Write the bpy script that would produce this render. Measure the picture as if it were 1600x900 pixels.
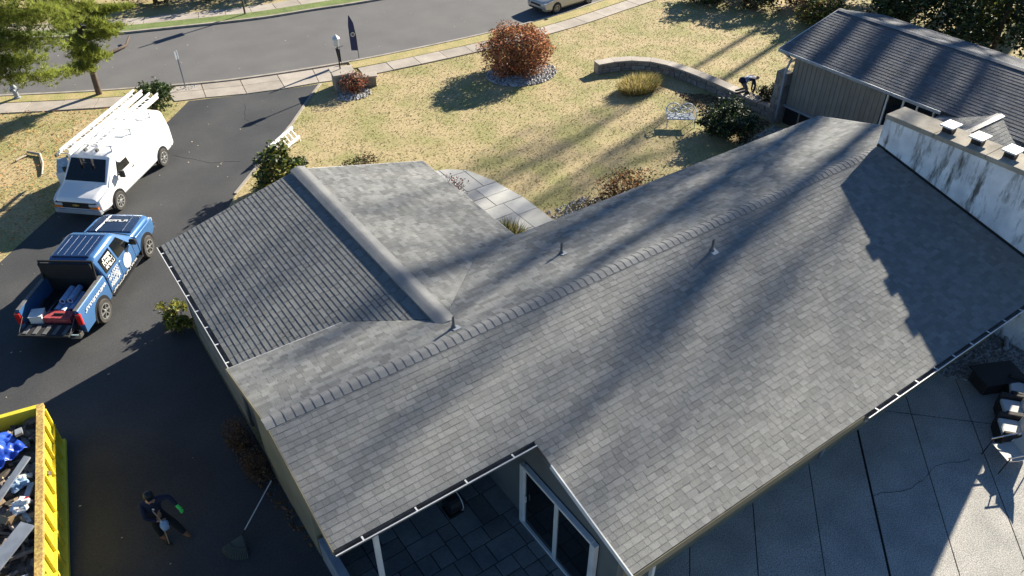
import bpy, bmesh, math, random
from mathutils import Vector, Matrix, noise
R = random.Random(11)
rad = math.radians
scene = bpy.context.scene
for o in list(bpy.data.objects): bpy.data.objects.remove(o)

# ------------------------------------------------------------ camera, sky, sun, exposure
CAM = Vector((0, 0, 16.4))
cd = bpy.data.cameras.new("camera"); cam = bpy.data.objects.new("camera", cd)
scene.collection.objects.link(cam); scene.camera = cam
cam.location = CAM
cam.rotation_euler = (rad(90 - 38.1), 0, rad(55.1 - 90))
cd.sensor_width = 36; cd.lens = 36 * 1224 / 1600; cd.clip_end = 600
SAZ, SEL = rad(15.2), rad(23.6)
w = bpy.data.worlds.new("World"); scene.world = w; w.use_nodes = True
nt = w.node_tree
sky = nt.nodes.new("ShaderNodeTexSky"); sky.sky_type = 'NISHITA'; sky.sun_disc = False
sky.sun_elevation = SEL; sky.sun_rotation = rad(90) - SAZ; sky.air_density = 1.0; sky.dust_density = 0.0; sky.ozone_density = 6.0
bg = nt.nodes["Background"]; nt.links.new(sky.outputs[0], bg.inputs[0]); bg.inputs[1].default_value = 0.05
sd = bpy.data.lights.new("sun", 'SUN'); sd.energy = 5.0; sd.angle = rad(0.7); sd.color = (1, 0.92, 0.78)
so = bpy.data.objects.new("sun", sd); scene.collection.objects.link(so)
so.rotation_euler = Vector((math.cos(SAZ) * math.cos(SEL), math.sin(SAZ) * math.cos(SEL), math.sin(SEL))).to_track_quat('Z', 'Y').to_euler()
so.location = (40, 12, 40)
scene.view_settings.view_transform = 'Standard'; scene.view_settings.look = 'None'
scene.view_settings.gamma = 1; scene.view_settings.exposure = 1.45
scene.render.resolution_x = 1024; scene.render.resolution_y = 576

# ------------------------------------------------------------ helpers
COL = scene.collection
def lin(c): return tuple(((x / 255) / 12.92 if x / 255 <= .04045 else ((x / 255 + .055) / 1.055) ** 2.4) for x in c)
def mat(name, col, rough=.7, col2=None, scale=3., detail=5., bump=0., bscale=60., metal=0., attr=False, rnd=0., spec=.4, coat=0., contrast=(.35, .65), fine=0., fscale=150., trans=0.):
    m = bpy.data.materials.new(name); m.use_nodes = True
    n = m.node_tree.nodes; l = m.node_tree.links; p = n["Principled BSDF"]
    p.inputs["Roughness"].default_value = rough; p.inputs["Metallic"].default_value = metal
    p.inputs["Specular IOR Level"].default_value = spec; p.inputs["Coat Weight"].default_value = coat
    p.inputs["Base Color"].default_value = (*col, 1)
    tc = n.new("ShaderNodeTexCoord"); out = None
    def nz(sc, de=5.):
        t = n.new("ShaderNodeTexNoise"); t.inputs["Scale"].default_value = sc; t.inputs["Detail"].default_value = de
        l.new(tc.outputs["Object"], t.inputs["Vector"]); return t.outputs["Fac"]
    def mix(fac, a, b, mode='MIX'):
        x = n.new("ShaderNodeMix"); x.data_type = 'RGBA'; x.blend_type = mode
        for s, v in ((0, fac), (6, a), (7, b)):
            if hasattr(v, "links"): l.new(v, x.inputs[s])
            else: x.inputs[s].default_value = v if s == 0 else (*v, 1)
        return x.outputs[2]
    def ramp(f, a, b, lo=0., hi=1.):
        x = n.new("ShaderNodeMapRange"); l.new(f, x.inputs[0])
        for i, v in enumerate((a, b, lo, hi)): x.inputs[i + 1].default_value = v
        return x.outputs[0]
    c = col
    if col2: c = mix(ramp(nz(scale, detail), *contrast), col, col2)
    def gain(c, f):
        x = n.new("ShaderNodeCombineColor")
        for i in range(3): l.new(f, x.inputs[i])
        return mix(1., c, x.outputs[0], 'MULTIPLY')
    if fine: c = gain(c, ramp(nz(fscale, 3.), .3, .7, 1 - fine, 1 + fine))
    if attr:
        a = n.new("ShaderNodeAttribute"); a.attribute_name = "tone"; c = gain(c, a.outputs["Fac"])
    if rnd:
        oi = n.new("ShaderNodeObjectInfo"); c = gain(c, ramp(oi.outputs["Random"], 0, 1, 1 - rnd, 1 + rnd))
    if hasattr(c, "links"): l.new(c, p.inputs["Base Color"])
    if bump:
        b = n.new("ShaderNodeBump"); b.inputs["Strength"].default_value = bump; b.inputs["Distance"].default_value = .02
        l.new(nz(bscale, 4.), b.inputs["Height"]); l.new(b.outputs[0], p.inputs["Normal"])
    if trans:
        p.inputs["Subsurface Weight"].default_value = 0
        t = n.new("ShaderNodeBsdfTranslucent"); s = n.new("ShaderNodeMixShader"); s.inputs[0].default_value = trans
        if hasattr(c, "links"): l.new(c, t.inputs[0])
        else: t.inputs[0].default_value = (*col, 1)
        l.new(p.outputs[0], s.inputs[1]); l.new(t.outputs[0], s.inputs[2]); l.new(s.outputs[0], n["Material Output"].inputs[0])
    m["mixers"] = 1
    return m

class MB:
    def __init__(s): s.v = []; s.f = []; s.m = []; s.t = []
    def add(s, vs, fs, m=0, t=1.):
        o = len(s.v); s.v += [tuple(v) for v in vs]; s.f += [tuple(i + o for i in f) for f in fs]
        s.m += [m] * len(fs); s.t += [t] * len(fs); return s
    def box(s, c, d, rz=0., m=0, M=None, t=1.):
        M = M or Matrix.Rotation(rz, 3, 'Z'); c = Vector(c)
        vs = [c + M @ Vector((x * d[0] / 2, y * d[1] / 2, z * d[2] / 2)) for z in (-1, 1) for x, y in ((-1, -1), (1, -1), (1, 1), (-1, 1))]
        return s.add(vs, [(3, 2, 1, 0), (4, 5, 6, 7), (0, 1, 5, 4), (1, 2, 6, 5), (2, 3, 7, 6), (3, 0, 4, 7)], m, t)
    def bar(s, p, q, wd, h, m=0, up=(0, 0, 1)):
        p, q = Vector(p), Vector(q); x = (q - p).normalized(); y = Vector(up).cross(x)
        if y.length < 1e-4: y = Vector((0, 1, 0)).cross(x)
        y.normalize(); z = x.cross(y); M = Matrix((x, y, z)).transposed()
        return s.box((p + q) / 2, ((q - p).length, wd, h), m=m, M=M)
    def prism(s, poly, z0, z1, m=0, t=1.):
        n = len(poly)
        if sum(poly[i][0] * poly[(i + 1) % n][1] - poly[(i + 1) % n][0] * poly[i][1] for i in range(n)) < 0: poly = poly[::-1]
        g = lambda z, p: z(*p) if callable(z) else z
        vs = [(p[0], p[1], g(z0, p)) for p in poly] + [(p[0], p[1], g(z1, p)) for p in poly]
        return s.add(vs, [tuple(range(n))[::-1], tuple(range(n, 2 * n))] + [(i, (i + 1) % n, n + (i + 1) % n, n + i) for i in range(n)], m, t)
    def loft(s, rings, m=0, cap=True, close=True):
        n = len(rings[0]); vs = [p for r in rings for p in r]; fs = []
        for k in range(len(rings) - 1):
            for i in range(n if close else n - 1):
                j = (i + 1) % n; fs.append((k * n + i, k * n + j, (k + 1) * n + j, (k + 1) * n + i))
        if cap: fs += [tuple(range(n))[::-1], tuple(range((len(rings) - 1) * n, len(rings) * n))]
        return s.add(vs, fs, m)
    def tube(s, pts, r, n=8, m=0, cap=True):
        pts = [Vector(p) for p in pts]; rs = r if isinstance(r, (list, tuple)) else [r] * len(pts); rings = []
        for i, p in enumerate(pts):
            d = (pts[min(i + 1, len(pts) - 1)] - pts[max(i - 1, 0)]).normalized()
            a = d.cross(Vector((0, 0, 1)) if abs(d.z) < .9 else Vector((1, 0, 0))).normalized(); b = d.cross(a)
            rings.append([p + (a * math.cos(2 * math.pi * k / n) + b * math.sin(2 * math.pi * k / n)) * rs[i] for k in range(n)])
        return s.loft(rings, m, cap)
    def lathe(s, c, prof, n=20, axis='Z', m=0, cap=True):
        c = Vector(c); rings = []
        for r, h in prof:
            q = []
            for k in range(n):
                a = 2 * math.pi * k / n; x, y = r * math.cos(a), r * math.sin(a)
                q.append(c + (Vector((x, y, h)) if axis == 'Z' else Vector((x, h, y)) if axis == 'Y' else Vector((h, x, y))))
            rings.append(q)
        return s.loft(rings, m, cap)
    def blob(s, c, d, nz=.15, m=0, sub=2, seed=0., t=1.):
        bm = bmesh.new(); bmesh.ops.create_icosphere(bm, subdivisions=sub, radius=1)
        vs = []
        for v in bm.verts:
            k = 1 + nz * noise.noise(v.co * 1.7 + Vector((seed, seed * .7, 3)))
            vs.append((c[0] + v.co.x * d[0] * k, c[1] + v.co.y * d[1] * k, c[2] + v.co.z * d[2] * k))
        fs = [tuple(v.index for v in f.verts) for f in bm.faces]; bm.free(); return s.add(vs, fs, m, t)
    def mesh(s, name, mats, smooth=0, tone=False):
        me = bpy.data.meshes.new(name); me.from_pydata(s.v, [], s.f)
        for m in (mats if isinstance(mats, (list, tuple)) else [mats]): me.materials.append(m)
        me.polygons.foreach_set("material_index", s.m)
        if tone:
            a = me.attributes.new("tone", 'FLOAT', 'FACE'); a.data.foreach_set("value", s.t)
        if smooth:
            me.shade_smooth(); me.set_sharp_from_angle(angle=rad(smooth))
        me.update(); return me
    def build(s, name, mats, parent=None, smooth=0, tone=False, bevel=0., off=True):
        o = bpy.data.objects.new(name, s.mesh(name, mats, smooth, tone)); COL.objects.link(o)
        if parent is not None:
            o.parent = parent
            if off and parent.get("_w"): o.location = -parent.location
        if bevel:
            b = o.modifiers.new("bevel", 'BEVEL'); b.width = bevel; b.segments = 2; b.limit_method = 'ANGLE'; b.angle_limit = rad(40)
        return o
def tag(o, label=None, cat=None, group=None, kind=None):
    for k, v in (("label", label), ("category", cat), ("group", group), ("kind", kind)):
        if v: o[k] = v
    return o
def thing(name, loc, label, cat, rz=0., group=None, world=False):
    o = bpy.data.objects.new(name, None); COL.objects.link(o); o.location = loc; o.rotation_euler = (0, 0, rz); o.empty_display_size = .3
    if world: o["_w"] = 1
    return tag(o, label, cat, group)
def link_mesh(name, me, parent, loc, rot=None):
    o = bpy.data.objects.new(name, me); COL.objects.link(o); o.parent = parent; o.location = loc
    if rot is not None: o.rotation_euler = rot
    return o
def clip(poly, a, b, c):      # keep a*x+b*y<=c
    out = []
    for i in range(len(poly)):
        p, q = poly[i], poly[(i + 1) % len(poly)]; dp = a * p[0] + b * p[1] - c; dq = a * q[0] + b * q[1] - c
        if dp <= 0: out.append(p)
        if dp * dq < 0:
            t = dp / (dp - dq); out.append((p[0] + (q[0] - p[0]) * t, p[1] + (q[1] - p[1]) * t))
    return out
def clip_convex(poly, win):
    n = len(win)
    if sum(win[i][0] * win[(i + 1) % n][1] - win[(i + 1) % n][0] * win[i][1] for i in range(n)) < 0: win = win[::-1]
    for i in range(n):
        (x0, y0), (x1, y1) = win[i], win[(i + 1) % n]; a, b = y1 - y0, -(x1 - x0)
        poly = clip(poly, a, b, a * x0 + b * y0)
        if len(poly) < 3: return []
    return poly
def inside(p, poly):
    r = False
    for i in range(len(poly)):
        (x0, y0), (x1, y1) = poly[i], poly[i - 1]
        if (y0 > p[1]) != (y1 > p[1]) and p[0] < (x1 - x0) * (p[1] - y0) / (y1 - y0) + x0: r = not r
    return r
def shrink(poly, d):
    n = len(poly); cx = sum(p[0] for p in poly) / n; cy = sum(p[1] for p in poly) / n; out = []
    for x, y in poly:
        L = math.hypot(x - cx, y - cy) or 1; k = max(0, (L - d) / L); out.append((cx + (x - cx) * k, cy + (y - cy) * k))
    return out

# ------------------------------------------------------------ materials
M = {}
M['lawn'] = mat('dry_lawn', (.42, .33, .175), .95, (.29, .268, .105), scale=.55, detail=9, bump=.6, bscale=45, contrast=(.42, .62), fine=.28, fscale=12)
M['verge'] = mat('verge_grass', (.42, .33, .15), .95, (.3, .28, .1), scale=1.5, detail=8, bump=.6, bscale=45, fine=.4, fscale=18)
M['fargrass'] = mat('far_verge_grass', (.17, .22, .06), .95, (.12, .16, .045), scale=1.5, bump=.6, bscale=40, fine=.4, fscale=18)
M['street'] = mat('street_asphalt', (.14, .136, .132), .9, (.118, .114, .112), scale=.5, bump=.25, bscale=80, fine=.12, fscale=25)
M['drive'] = mat('driveway_asphalt', (.04, .042, .045), .8, (.07, .07, .07), scale=.35, detail=7, bump=.35, bscale=70, fine=.22, fscale=22, contrast=(.35, .7))
M['conc'] = mat('sidewalk_concrete', (.42, .37, .31), .9, (.33, .29, .245), scale=1.3, bump=.2, bscale=50, rnd=.1, fine=.1, fscale=20)
M['kerb'] = mat('kerb_concrete', (.38, .34, .29), .9, (.27, .24, .2), scale=2, bump=.2, bscale=40)
M['patio'] = mat('exposed_aggregate_concrete', (.42, .40, .36), .85, (.31, .30, .275), scale=1.1, detail=8, bump=.6, bscale=60, fine=.5, fscale=34)
M['slate'] = mat('slate_paving', (.11, .125, .13), .7, (.17, .18, .175), scale=1.2, bump=.3, bscale=25, rnd=.35, fine=.12, fscale=15)
M['flag'] = mat('flagstone_paving', (.52, .51, .47), .85, (.43, .43, .41), scale=1.5, bump=.2, bscale=25, rnd=.13)
M['shingle'] = mat('asphalt_shingle', (.24, .242, .23), .93, (.215, .217, .21), scale=6, detail=6, bump=.6, bscale=220, attr=True, fine=.2, fscale=70, spec=.2)
M['deck'] = mat('roof_underlay', (.05, .05, .05), .9)
M['cap'] = mat('ridge_cap_shingle', (.25, .25, .243), .93, (.22, .222, .22), scale=4, bump=.5, bscale=200, rnd=.08, fine=.15, fscale=70, spec=.2)
M['shingle2'] = mat('wing_shingle', (.145, .15, .16), .93, (.115, .12, .13), scale=2, bump=.5, bscale=200, attr=True, fine=.2, fscale=60, spec=.2)
M['siding'] = mat('tan_siding', (.27, .235, .15), .8, (.22, .19, .125), scale=1.5, bump=.1, bscale=20)
M['siding2'] = mat('grey_board_siding', (.25, .24, .205), .8, (.215, .205, .175), scale=2, bump=.15, bscale=30, rnd=.08)
M['gwall'] = mat('grey_green_wall', (.14, .15, .145), .8, (.12, .13, .125), scale=2, bump=.1, bscale=30)
M['white'] = mat('white_trim', (.72, .72, .70), .5, (.62, .62, .6), scale=3)
M['alu'] = mat('gutter_inside', (.16, .16, .165), .5, (.10, .095, .09), scale=4)
M['glass'] = mat('dark_glass', (.008, .010, .012), .06, spec=.6)
M['black'] = mat('black_trim', (.015, .015, .016), .5)
M['dark'] = mat('dark_interior', (.02, .02, .02), .9)
def stucco():
    m = mat('stained_stucco', (.84, .85, .86), .9, (.6, .62, .64), scale=1.6, detail=8, bump=.5, bscale=14)
    n = m.node_tree.nodes; l = m.node_tree.links; p = n["Principled BSDF"]
    tc = n.new("ShaderNodeTexCoord"); mp = n.new("ShaderNodeMapping"); mp.inputs["Scale"].default_value = (1.6, 1.6, .35)
    l.new(tc.outputs["Object"], mp.inputs[0]); t = n.new("ShaderNodeTexNoise"); t.inputs["Scale"].default_value = 2.2; t.inputs["Detail"].default_value = 9; t.inputs["Roughness"].default_value = .65
    l.new(mp.outputs[0], t.inputs[0]); r = n.new("ShaderNodeMapRange"); l.new(t.outputs["Fac"], r.inputs[0]); r.inputs[1].default_value = .5; r.inputs[2].default_value = .64
    x = n.new("ShaderNodeMix"); x.data_type = 'RGBA'; old = p.inputs["Base Color"].links[0].from_socket
    l.new(r.outputs[0], x.inputs[0]); l.new(old, x.inputs[6]); x.inputs[7].default_value = (.13, .125, .11, 1); l.new(x.outputs[2], p.inputs["Base Color"]); return m
M['stucco'] = stucco()
M['ccap'] = mat('weathered_concrete_cap', (.40, .36, .29), .9, (.27, .24, .19), scale=2.5, bump=.4, bscale=30)
M['stone'] = mat('field_stone', (.27, .255, .23), .9, (.19, .18, .165), scale=4, bump=.5, bscale=20, rnd=.25)
M['pebble'] = mat('pale_pebble', (.5, .49, .47), .85, (.3, .29, .28), scale=6, attr=True)
M['river'] = mat('river_pebble', (.33, .32, .31), .85, (.2, .19, .18), scale=6, attr=True)
M['bark'] = mat('bark', (.13, .095, .07), .9, (.085, .06, .045), scale=8, bump=.6, bscale=25)
M['twig'] = mat('twig', (.12, .075, .05), .9, (.07, .045, .03), scale=9)
M['paintw'] = mat('white_car_paint', (.82, .82, .81), .3, coat=.5)
M['paintb'] = mat('blue_vehicle_wrap', (.05, .15, .34), .3, (.04, .12, .28), scale=1.2, coat=.6, metal=.15)
M['paintn'] = mat('navy_vehicle_paint', (.012, .035, .10), .28, coat=.8, metal=.25)
M['silver'] = mat('silver_car_paint', (.50, .48, .43), .3, metal=.4, coat=.6)
M['tyre'] = mat('tyre_rubber', (.035, .033, .03), .85, (.06, .055, .05), scale=5)
M['rim'] = mat('wheel_metal', (.45, .45, .44), .4, metal=.6)
M['rimd'] = mat('grey_wheel_metal', (.3, .3, .29), .45, metal=.5)
M['chrome'] = mat('chrome', (.6, .6, .6), .15, metal=1)
M['red'] = mat('red_lens', (.55, .02, .015), .25, coat=.4)
M['dred'] = mat('dark_red_box', (.3, .03, .035), .5, (.4, .1, .1), scale=9)
M['amber'] = mat('amber_lens', (.65, .18, .03), .25, coat=.4)
M['lens'] = mat('clear_lens', (.55, .58, .6), .15, coat=.5)
M['gold'] = mat('gold_emblem', (.7, .5, .15), .3, metal=.6)
M['bed'] = mat('bed_liner', (.02, .02, .021), .7, bump=.3, bscale=60)
M['yellow'] = mat('yellow_steel', (.8, .66, .06), .5, (.72, .58, .05), scale=3, bump=.1, bscale=10)
M['rust'] = mat('rusty_yellow_rim', (.66, .5, .14), .8, (.34, .17, .06), scale=16, detail=10, contrast=(.36, .66))
M['wood'] = mat('raw_lumber', (.45, .33, .2), .8, (.36, .25, .14), scale=4, rnd=.2)
M['plaster'] = mat('painted_board', (.66, .65, .62), .8, (.5, .49, .46), scale=5, rnd=.12)
M['greyb'] = mat('grey_board', (.3, .33, .36), .6, (.24, .26, .29), scale=4, rnd=.1)
M['tarp'] = mat('blue_tarp', (.03, .10, .55), .35, (.02, .07, .42), scale=4, spec=.5)
M['rubble'] = mat('dark_rubble', (.24, .2, .16), .95, (.09, .08, .07), scale=5, attr=True)
M['card'] = mat('cardboard', (.33, .23, .13), .85, (.28, .19, .1), scale=5)
M['navy'] = mat('navy_cloth', (.012, .015, .035), .85, (.02, .022, .045), scale=9, bump=.3, bscale=20)
M['trouser'] = mat('dark_trousers', (.018, .018, .018), .9)
M['greytr'] = mat('grey_trousers', (.13, .125, .12), .9)
M['skin'] = mat('skin', (.42, .24, .16), .6)
M['boot'] = mat('tan_boot', (.22, .10, .05), .8)
M['green'] = mat('green_glove', (.08, .75, .12), .6)
M['pblue'] = mat('pale_blue_cloth', (.35, .48, .62), .8, (.25, .36, .5), scale=8)
M['shirt'] = mat('blue_white_shirt', (.45, .52, .68), .8, (.08, .10, .18), scale=7, contrast=(.45, .55))
M['wicker'] = mat('dark_wicker', (.022, .02, .02), .8, (.04, .036, .034), scale=30, bump=.5, bscale=60)
M['cushion'] = mat('cushion_fabric', (.62, .62, .6), .9, bump=.2, bscale=40)
M['sling'] = mat('sling_fabric', (.5, .48, .44), .85)
M['bronze'] = mat('bronze_frame', (.05, .045, .04), .4, metal=.5)
M['iron'] = mat('white_iron', (.6, .63, .66), .5)
M['pine'] = mat('pine_needles', (.27, .31, .06), .7, attr=True, trans=.35)
M['leafg'] = mat('green_leaves', (.075, .115, .03), .6, attr=True, trans=.25)
M['leafy'] = mat('yellow_green_leaves', (.28, .27, .035), .6, attr=True, trans=.3)
M['leafd'] = mat('dark_green_leaves', (.028, .045, .016), .55, attr=True, trans=.15)
M['leafr'] = mat('red_autumn_leaves', (.42, .12, .07), .7, attr=True, trans=.3)
M['leafo'] = mat('orange_autumn_leaves', (.6, .3, .13), .7, attr=True, trans=.3)
M['leafb'] = mat('brown_dry_leaves', (.16, .095, .05), .8, attr=True, trans=.2)
M['straw'] = mat('straw_grass', (.62, .5, .24), .8, attr=True, trans=.3)
M['pleaf'] = mat('pale_fallen_leaf', (.55, .45, .3), .85, attr=True)

# ------------------------------------------------------------ ground and roads
def struct(name, mb, m, **k): return tag(mb.build(name, m, **k), kind="structure")
struct('ground', MB().add([(-160, -120, 0), (240, -120, 0), (240, 260, 0), (-160, 260, 0)], [(0, 1, 2, 3)]), M['lawn'])
near = [(-60, 76), (-12, 50.6), (.03, 44.19), (4.23, 41.99), (8.67, 40.04), (11.23, 39.23), (14.81, 38.47), (18.46, 37.99), (23.81, 37.6), (28.35, 37.61), (33.12, 38.12), (45, 40), (90, 49)]
far = [(-55, 87), (-8, 58.5), (2, 52.0), (6.59, 49.81), (8.46, 49.14), (14.2, 47.48), (17.69, 46.99), (22.14, 46.38), (30, 46.1), (45, 48), (90, 57)]
def resample(pts, step):
    out = [Vector(pts[0])]; acc = 0
    for a, b in zip(pts, pts[1:]):
        a, b = Vector(a), Vector(b); L = (b - a).length; d = step - acc
        while d <= L: out.append(a + (b - a) * (d / L)); d += step
        acc = L - (d - step)
    return out
def catmull(pts, k=6):
    p = [Vector(q) for q in pts]; p = [2 * p[0] - p[1]] + p + [2 * p[-1] - p[-2]]; out = []
    for i in range(1, len(p) - 2):
        for j in range(k):
            t = j / k; a, b, c, d = p[i - 1:i + 3]
            out.append(.5 * ((2 * b) + (c - a) * t + (2 * a - 5 * b + 4 * c - d) * t * t + (3 * b - a - 3 * c + d) * t ** 3))
    return out + [p[-2]]
NEAR = catmull(near); FAR = catmull(far)
def offs(pts, d):
    out = []
    for i, p in enumerate(pts):
        t = (pts[min(i + 1, len(pts) - 1)] - pts[max(0, i - 1)]).normalized(); out.append(p + Vector((-t.y, t.x)) * d)
    return out
def strip(a, b, z0, z1, x0=-1e9, x1=1e9):
    mb = MB(); n = min(len(a), len(b))
    for i in range(n - 1):
        if a[i].x < x0 or a[i + 1].x > x1: continue
        mb.prism([tuple(a[i]), tuple(a[i + 1]), tuple(b[i + 1]), tuple(b[i])], z0, z1)
    return mb
# street: quads between resampled near and far kerbs
ns = [NEAR[int(i * (len(NEAR) - 1) / 60)] for i in range(61)]; fs_ = [FAR[int(i * (len(FAR) - 1) / 60)] for i in range(61)]
mb = MB(); mb.add([(p.x, p.y, .004) for p in ns] + [(p.x, p.y, .004) for p in fs_], [(i, i + 1, 61 + i + 1, 61 + i) for i in range(60)]); struct('street', mb, M['street'])
struct('kerb', strip(NEAR, offs(NEAR, -.16), -.1, .09), M['kerb'])
struct('kerb', strip(offs(FAR, .18), FAR, -.1, .11), M['kerb'])
struct('verge', strip(offs(NEAR, -.16), offs(NEAR, -.95), -.1, .065, -60, 6.9), M['verge'])
struct('verge', strip(offs(NEAR, -.16), offs(NEAR, -1.05), -.1, .065, 15.4, 90), M['verge'])
struct('far_verge', strip(offs(FAR, 1.25), offs(FAR, .18), -.1, .075), M['fargrass'])
def slabs(name, line, d0, d1, step, x0, x1, z=.05, m='conc'):
    root = bpy.data.objects.new(name, None); COL.objects.link(root); tag(root, kind="structure")
    a = resample([tuple(p) for p in line], step); A, B = offs(a, d0), offs(a, d1)
    for i in range(len(a) - 1):
        if a[i].x < x0 or a[i + 1].x > x1: continue
        q = [tuple(A[i]), tuple(A[i + 1]), tuple(B[i + 1]), tuple(B[i])]
        MB().prism(shrink(q, .018), -.06, z + R.uniform(-.008, .008)).build('slab', M[m], root)
slabs('sidewalk', NEAR, -.97, -2.1, 1.55, -16, 7.2)
slabs('sidewalk', NEAR, -1.07, -2.2, 1.55, 15.2, 62)
slabs('far_sidewalk', FAR, 2.5, 1.27, 1.6, -4, 42)
root = bpy.data.objects.new('driveway_apron', None); COL.objects.link(root); tag(root, kind="structure")
at_, ab = [(6.9, 40.55), (8.6, 39.85), (10.4, 39.25), (12.2, 38.8), (14.0, 38.4), (15.4, 38.15)], [(6.9, 38.6), (8.3, 38.15), (10.1, 37.45), (11.9, 36.95), (13.6, 36.65), (15.3, 36.2)]
for i in range(5):
    mid = lambda t, j: (at_[j][0] * (1 - t) + ab[j][0] * t, at_[j][1] * (1 - t) + ab[j][1] * t)
    for t0, t1 in ((.02, .42), (.42, 1)):
        MB().prism(shrink([mid(t0, i), mid(t0, i + 1), mid(t1, i + 1), mid(t1, i)], .02), -.06, .035 + R.uniform(0, .01)).build('slab', M['conc'], root)
DRIVE = [(7.5, 38.3), (6.11, 36.69), (3.4, 34.2), (.88, 31.91), (-1.35, 29.5), (-3.0, 27.7), (-6, 24), (-14, 20), (-14, 2), (2.3, 2), (2.45, 6), (2.45, 21.6), (5.6, 27.4), (6.37, 28.49), (8.49, 30.75), (10.59, 33.0), (12.6, 35.4), (13.6, 36.5), (11.9, 36.9), (10.1, 37.4)]
struct('driveway', MB().prism(DRIVE, -.05, .008), M['drive'])
dw = bpy.data.objects['driveway']
for pts in ([(5.2, 33.2), (6.4, 31.6), (7.6, 30.9)], [(3.6, 27.0), (4.4, 26.2), (4.6, 25.0)], [(9.6, 36.4), (9.0, 34.8), (9.3, 33.6)]):
    q = [Vector((a[0] + (b[0] - a[0]) * k / 6 + R.uniform(-.05, .05), a[1] + (b[1] - a[1]) * k / 6 + R.uniform(-.05, .05), .009)) for a, b in zip(pts, pts[1:]) for k in range(6)]; mb = MB()
    for a, b in zip(q, q[1:]): mb.bar(a, b, R.uniform(.008, .022), .006)
    mb.build('crack', M['dark'], dw)
def edge_curb():
    mb = MB()
    for a, b in zip(DRIVE[13:17], DRIVE[14:18]): mb.bar((*a, .02), (*b, .02), .12, .06)
    return mb
struct('driveway_edging', edge_curb(), M['kerb'])
# patio: diagonal concrete panels
PAT = [(7.3, 6.5), (20.2, 6.5), (20.9, 5.3), (24.5, 4.9), (24.5, -8), (-2, -8), (2.6, 3), (7.3, 6.2)]
root = bpy.data.objects.new('concrete_patio', None); COL.objects.link(root); tag(root, kind="structure")
js = [1.0, 3.2, 5.4, 7.56, 9.63, 11.87, 14.13, 16.35, 18.6, 20.9, 23.2, 25.5]
for k, (a, b) in enumerate(zip(js, js[1:])):
    g0 = .045 if k == 4 else .018; g1 = .045 if k == 3 else .018
    base = [(-30, -30 - a - 0), (40, 40 - a), (40, 40 - b), (-30, -30 - b)]
    base = [(-30, -30 - (a + g0)), (40, 40 - (a + g0)), (40, 40 - (b - g1)), (-30, -30 - (b - g1))]
    q = clip_convex(base, [(2.0, 6.5), (20.6, 6.5), (24.5, 4.9), (24.5, -8), (2.0, -8)])
    for s0, s1 in ((-40, 4.2), (4.25, 14.9), (14.93, 60)):
        c = clip(clip(list(q), 1, 1, s1 * 1.6), -1, -1, -s0 * 1.6) if q else []
        if len(c) > 2: MB().prism(c, -.05, .03 + R.uniform(-.004, .004)).build('panel', M['patio'], root)
def crack(pts):
    q = []
    for a, b in zip(pts, pts[1:]):
        for k in range(5): t = k / 5; q.append((a[0] + (b[0] - a[0]) * t + R.uniform(-.04, .04), a[1] + (b[1] - a[1]) * t + R.uniform(-.04, .04)))
    mb = MB()
    for a, b in zip(q, q[1:]): mb.bar((*a, .034), (*b, .034), R.uniform(.006, .014), .006)
    mb.build('crack', M['dark'], root)
crack([(14.6, 4.9), (15.6, 4.45), (16.7, 4.55), (17.9, 4.1)]); crack([(10.6, 3.9), (11.0, 4.2), (11.6, 4.25)]); crack([(15.5, 1.6), (16.4, 1.5), (17.3, 1.9)])
struct('patio_joint_bed', MB().add([(2, -8, .006), (24.5, -8, .006), (24.5, 4.9, .006), (20.6, 6.5, .006), (2, 6.5, .006)], [(0, 1, 2, 3, 4)]), M['dark'])
def guillotine(x0, y0, x1, y1, smin, smax, out):
    w_, h_ = x1 - x0, y1 - y0
    if (w_ <= smax and h_ <= smax and R.random() < .75) or (w_ < 2 * smin and h_ < 2 * smin): out.append((x0, y0, x1, y1)); return
    if w_ > h_ and w_ >= 2 * smin:
        c = x0 + R.uniform(smin, w_ - smin); guillotine(x0, y0, c, y1, smin, smax, out); guillotine(c, y0, x1, y1, smin, smax, out)
    elif h_ >= 2 * smin:
        c = y0 + R.uniform(smin, h_ - smin); guillotine(x0, y0, x1, c, smin, smax, out); guillotine(x0, c, x1, y1, smin, smax, out)
    else: out.append((x0, y0, x1, y1))
def paving(name, rect, poly, smin, smax, z, m, gap):
    root = bpy.data.objects.new(name, None); COL.objects.link(root); tag(root, kind="structure"); out = []; guillotine(*rect, smin, smax, out)
    for a, b, c, d in out:
        q = clip_convex([(a + gap, b + gap), (c - gap, b + gap), (c - gap, d - gap), (a + gap, d - gap)], poly)
        if len(q) > 2: MB().prism(q, -.04, z + R.uniform(-.006, .006)).build('flagstone', M[m], root, bevel=.008)
paving('slate_patio', (2.6, 3.2, 7.0, 11.2), [(2.6, 3.2), (7.0, 3.2), (7.0, 11.2), (2.6, 11.2)], .4, .85, .05, 'slate', .012)
struct('slate_bed', MB().add([(2.5, 3.0, .016), (7.2, 3.0, .016), (7.2, 11.3, .016), (2.5, 11.3, .016)], [(0, 1, 2, 3)]), M['dark'])
WALK = [(11.6, 25.6), (13.4, 25.6), (14.3, 25.3), (14.95, 24.75), (15.4, 23.4), (15.65, 21.6), (15.6, 16.0), (11.6, 16.0)]
paving('front_walk', (11.6, 16.0, 15.8, 25.6), WALK, .75, 1.5, .05, 'flag', .012)
struct('walk_bed', MB().prism(shrink(WALK, -.03), -.03, .02), M['kerb'])

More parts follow.
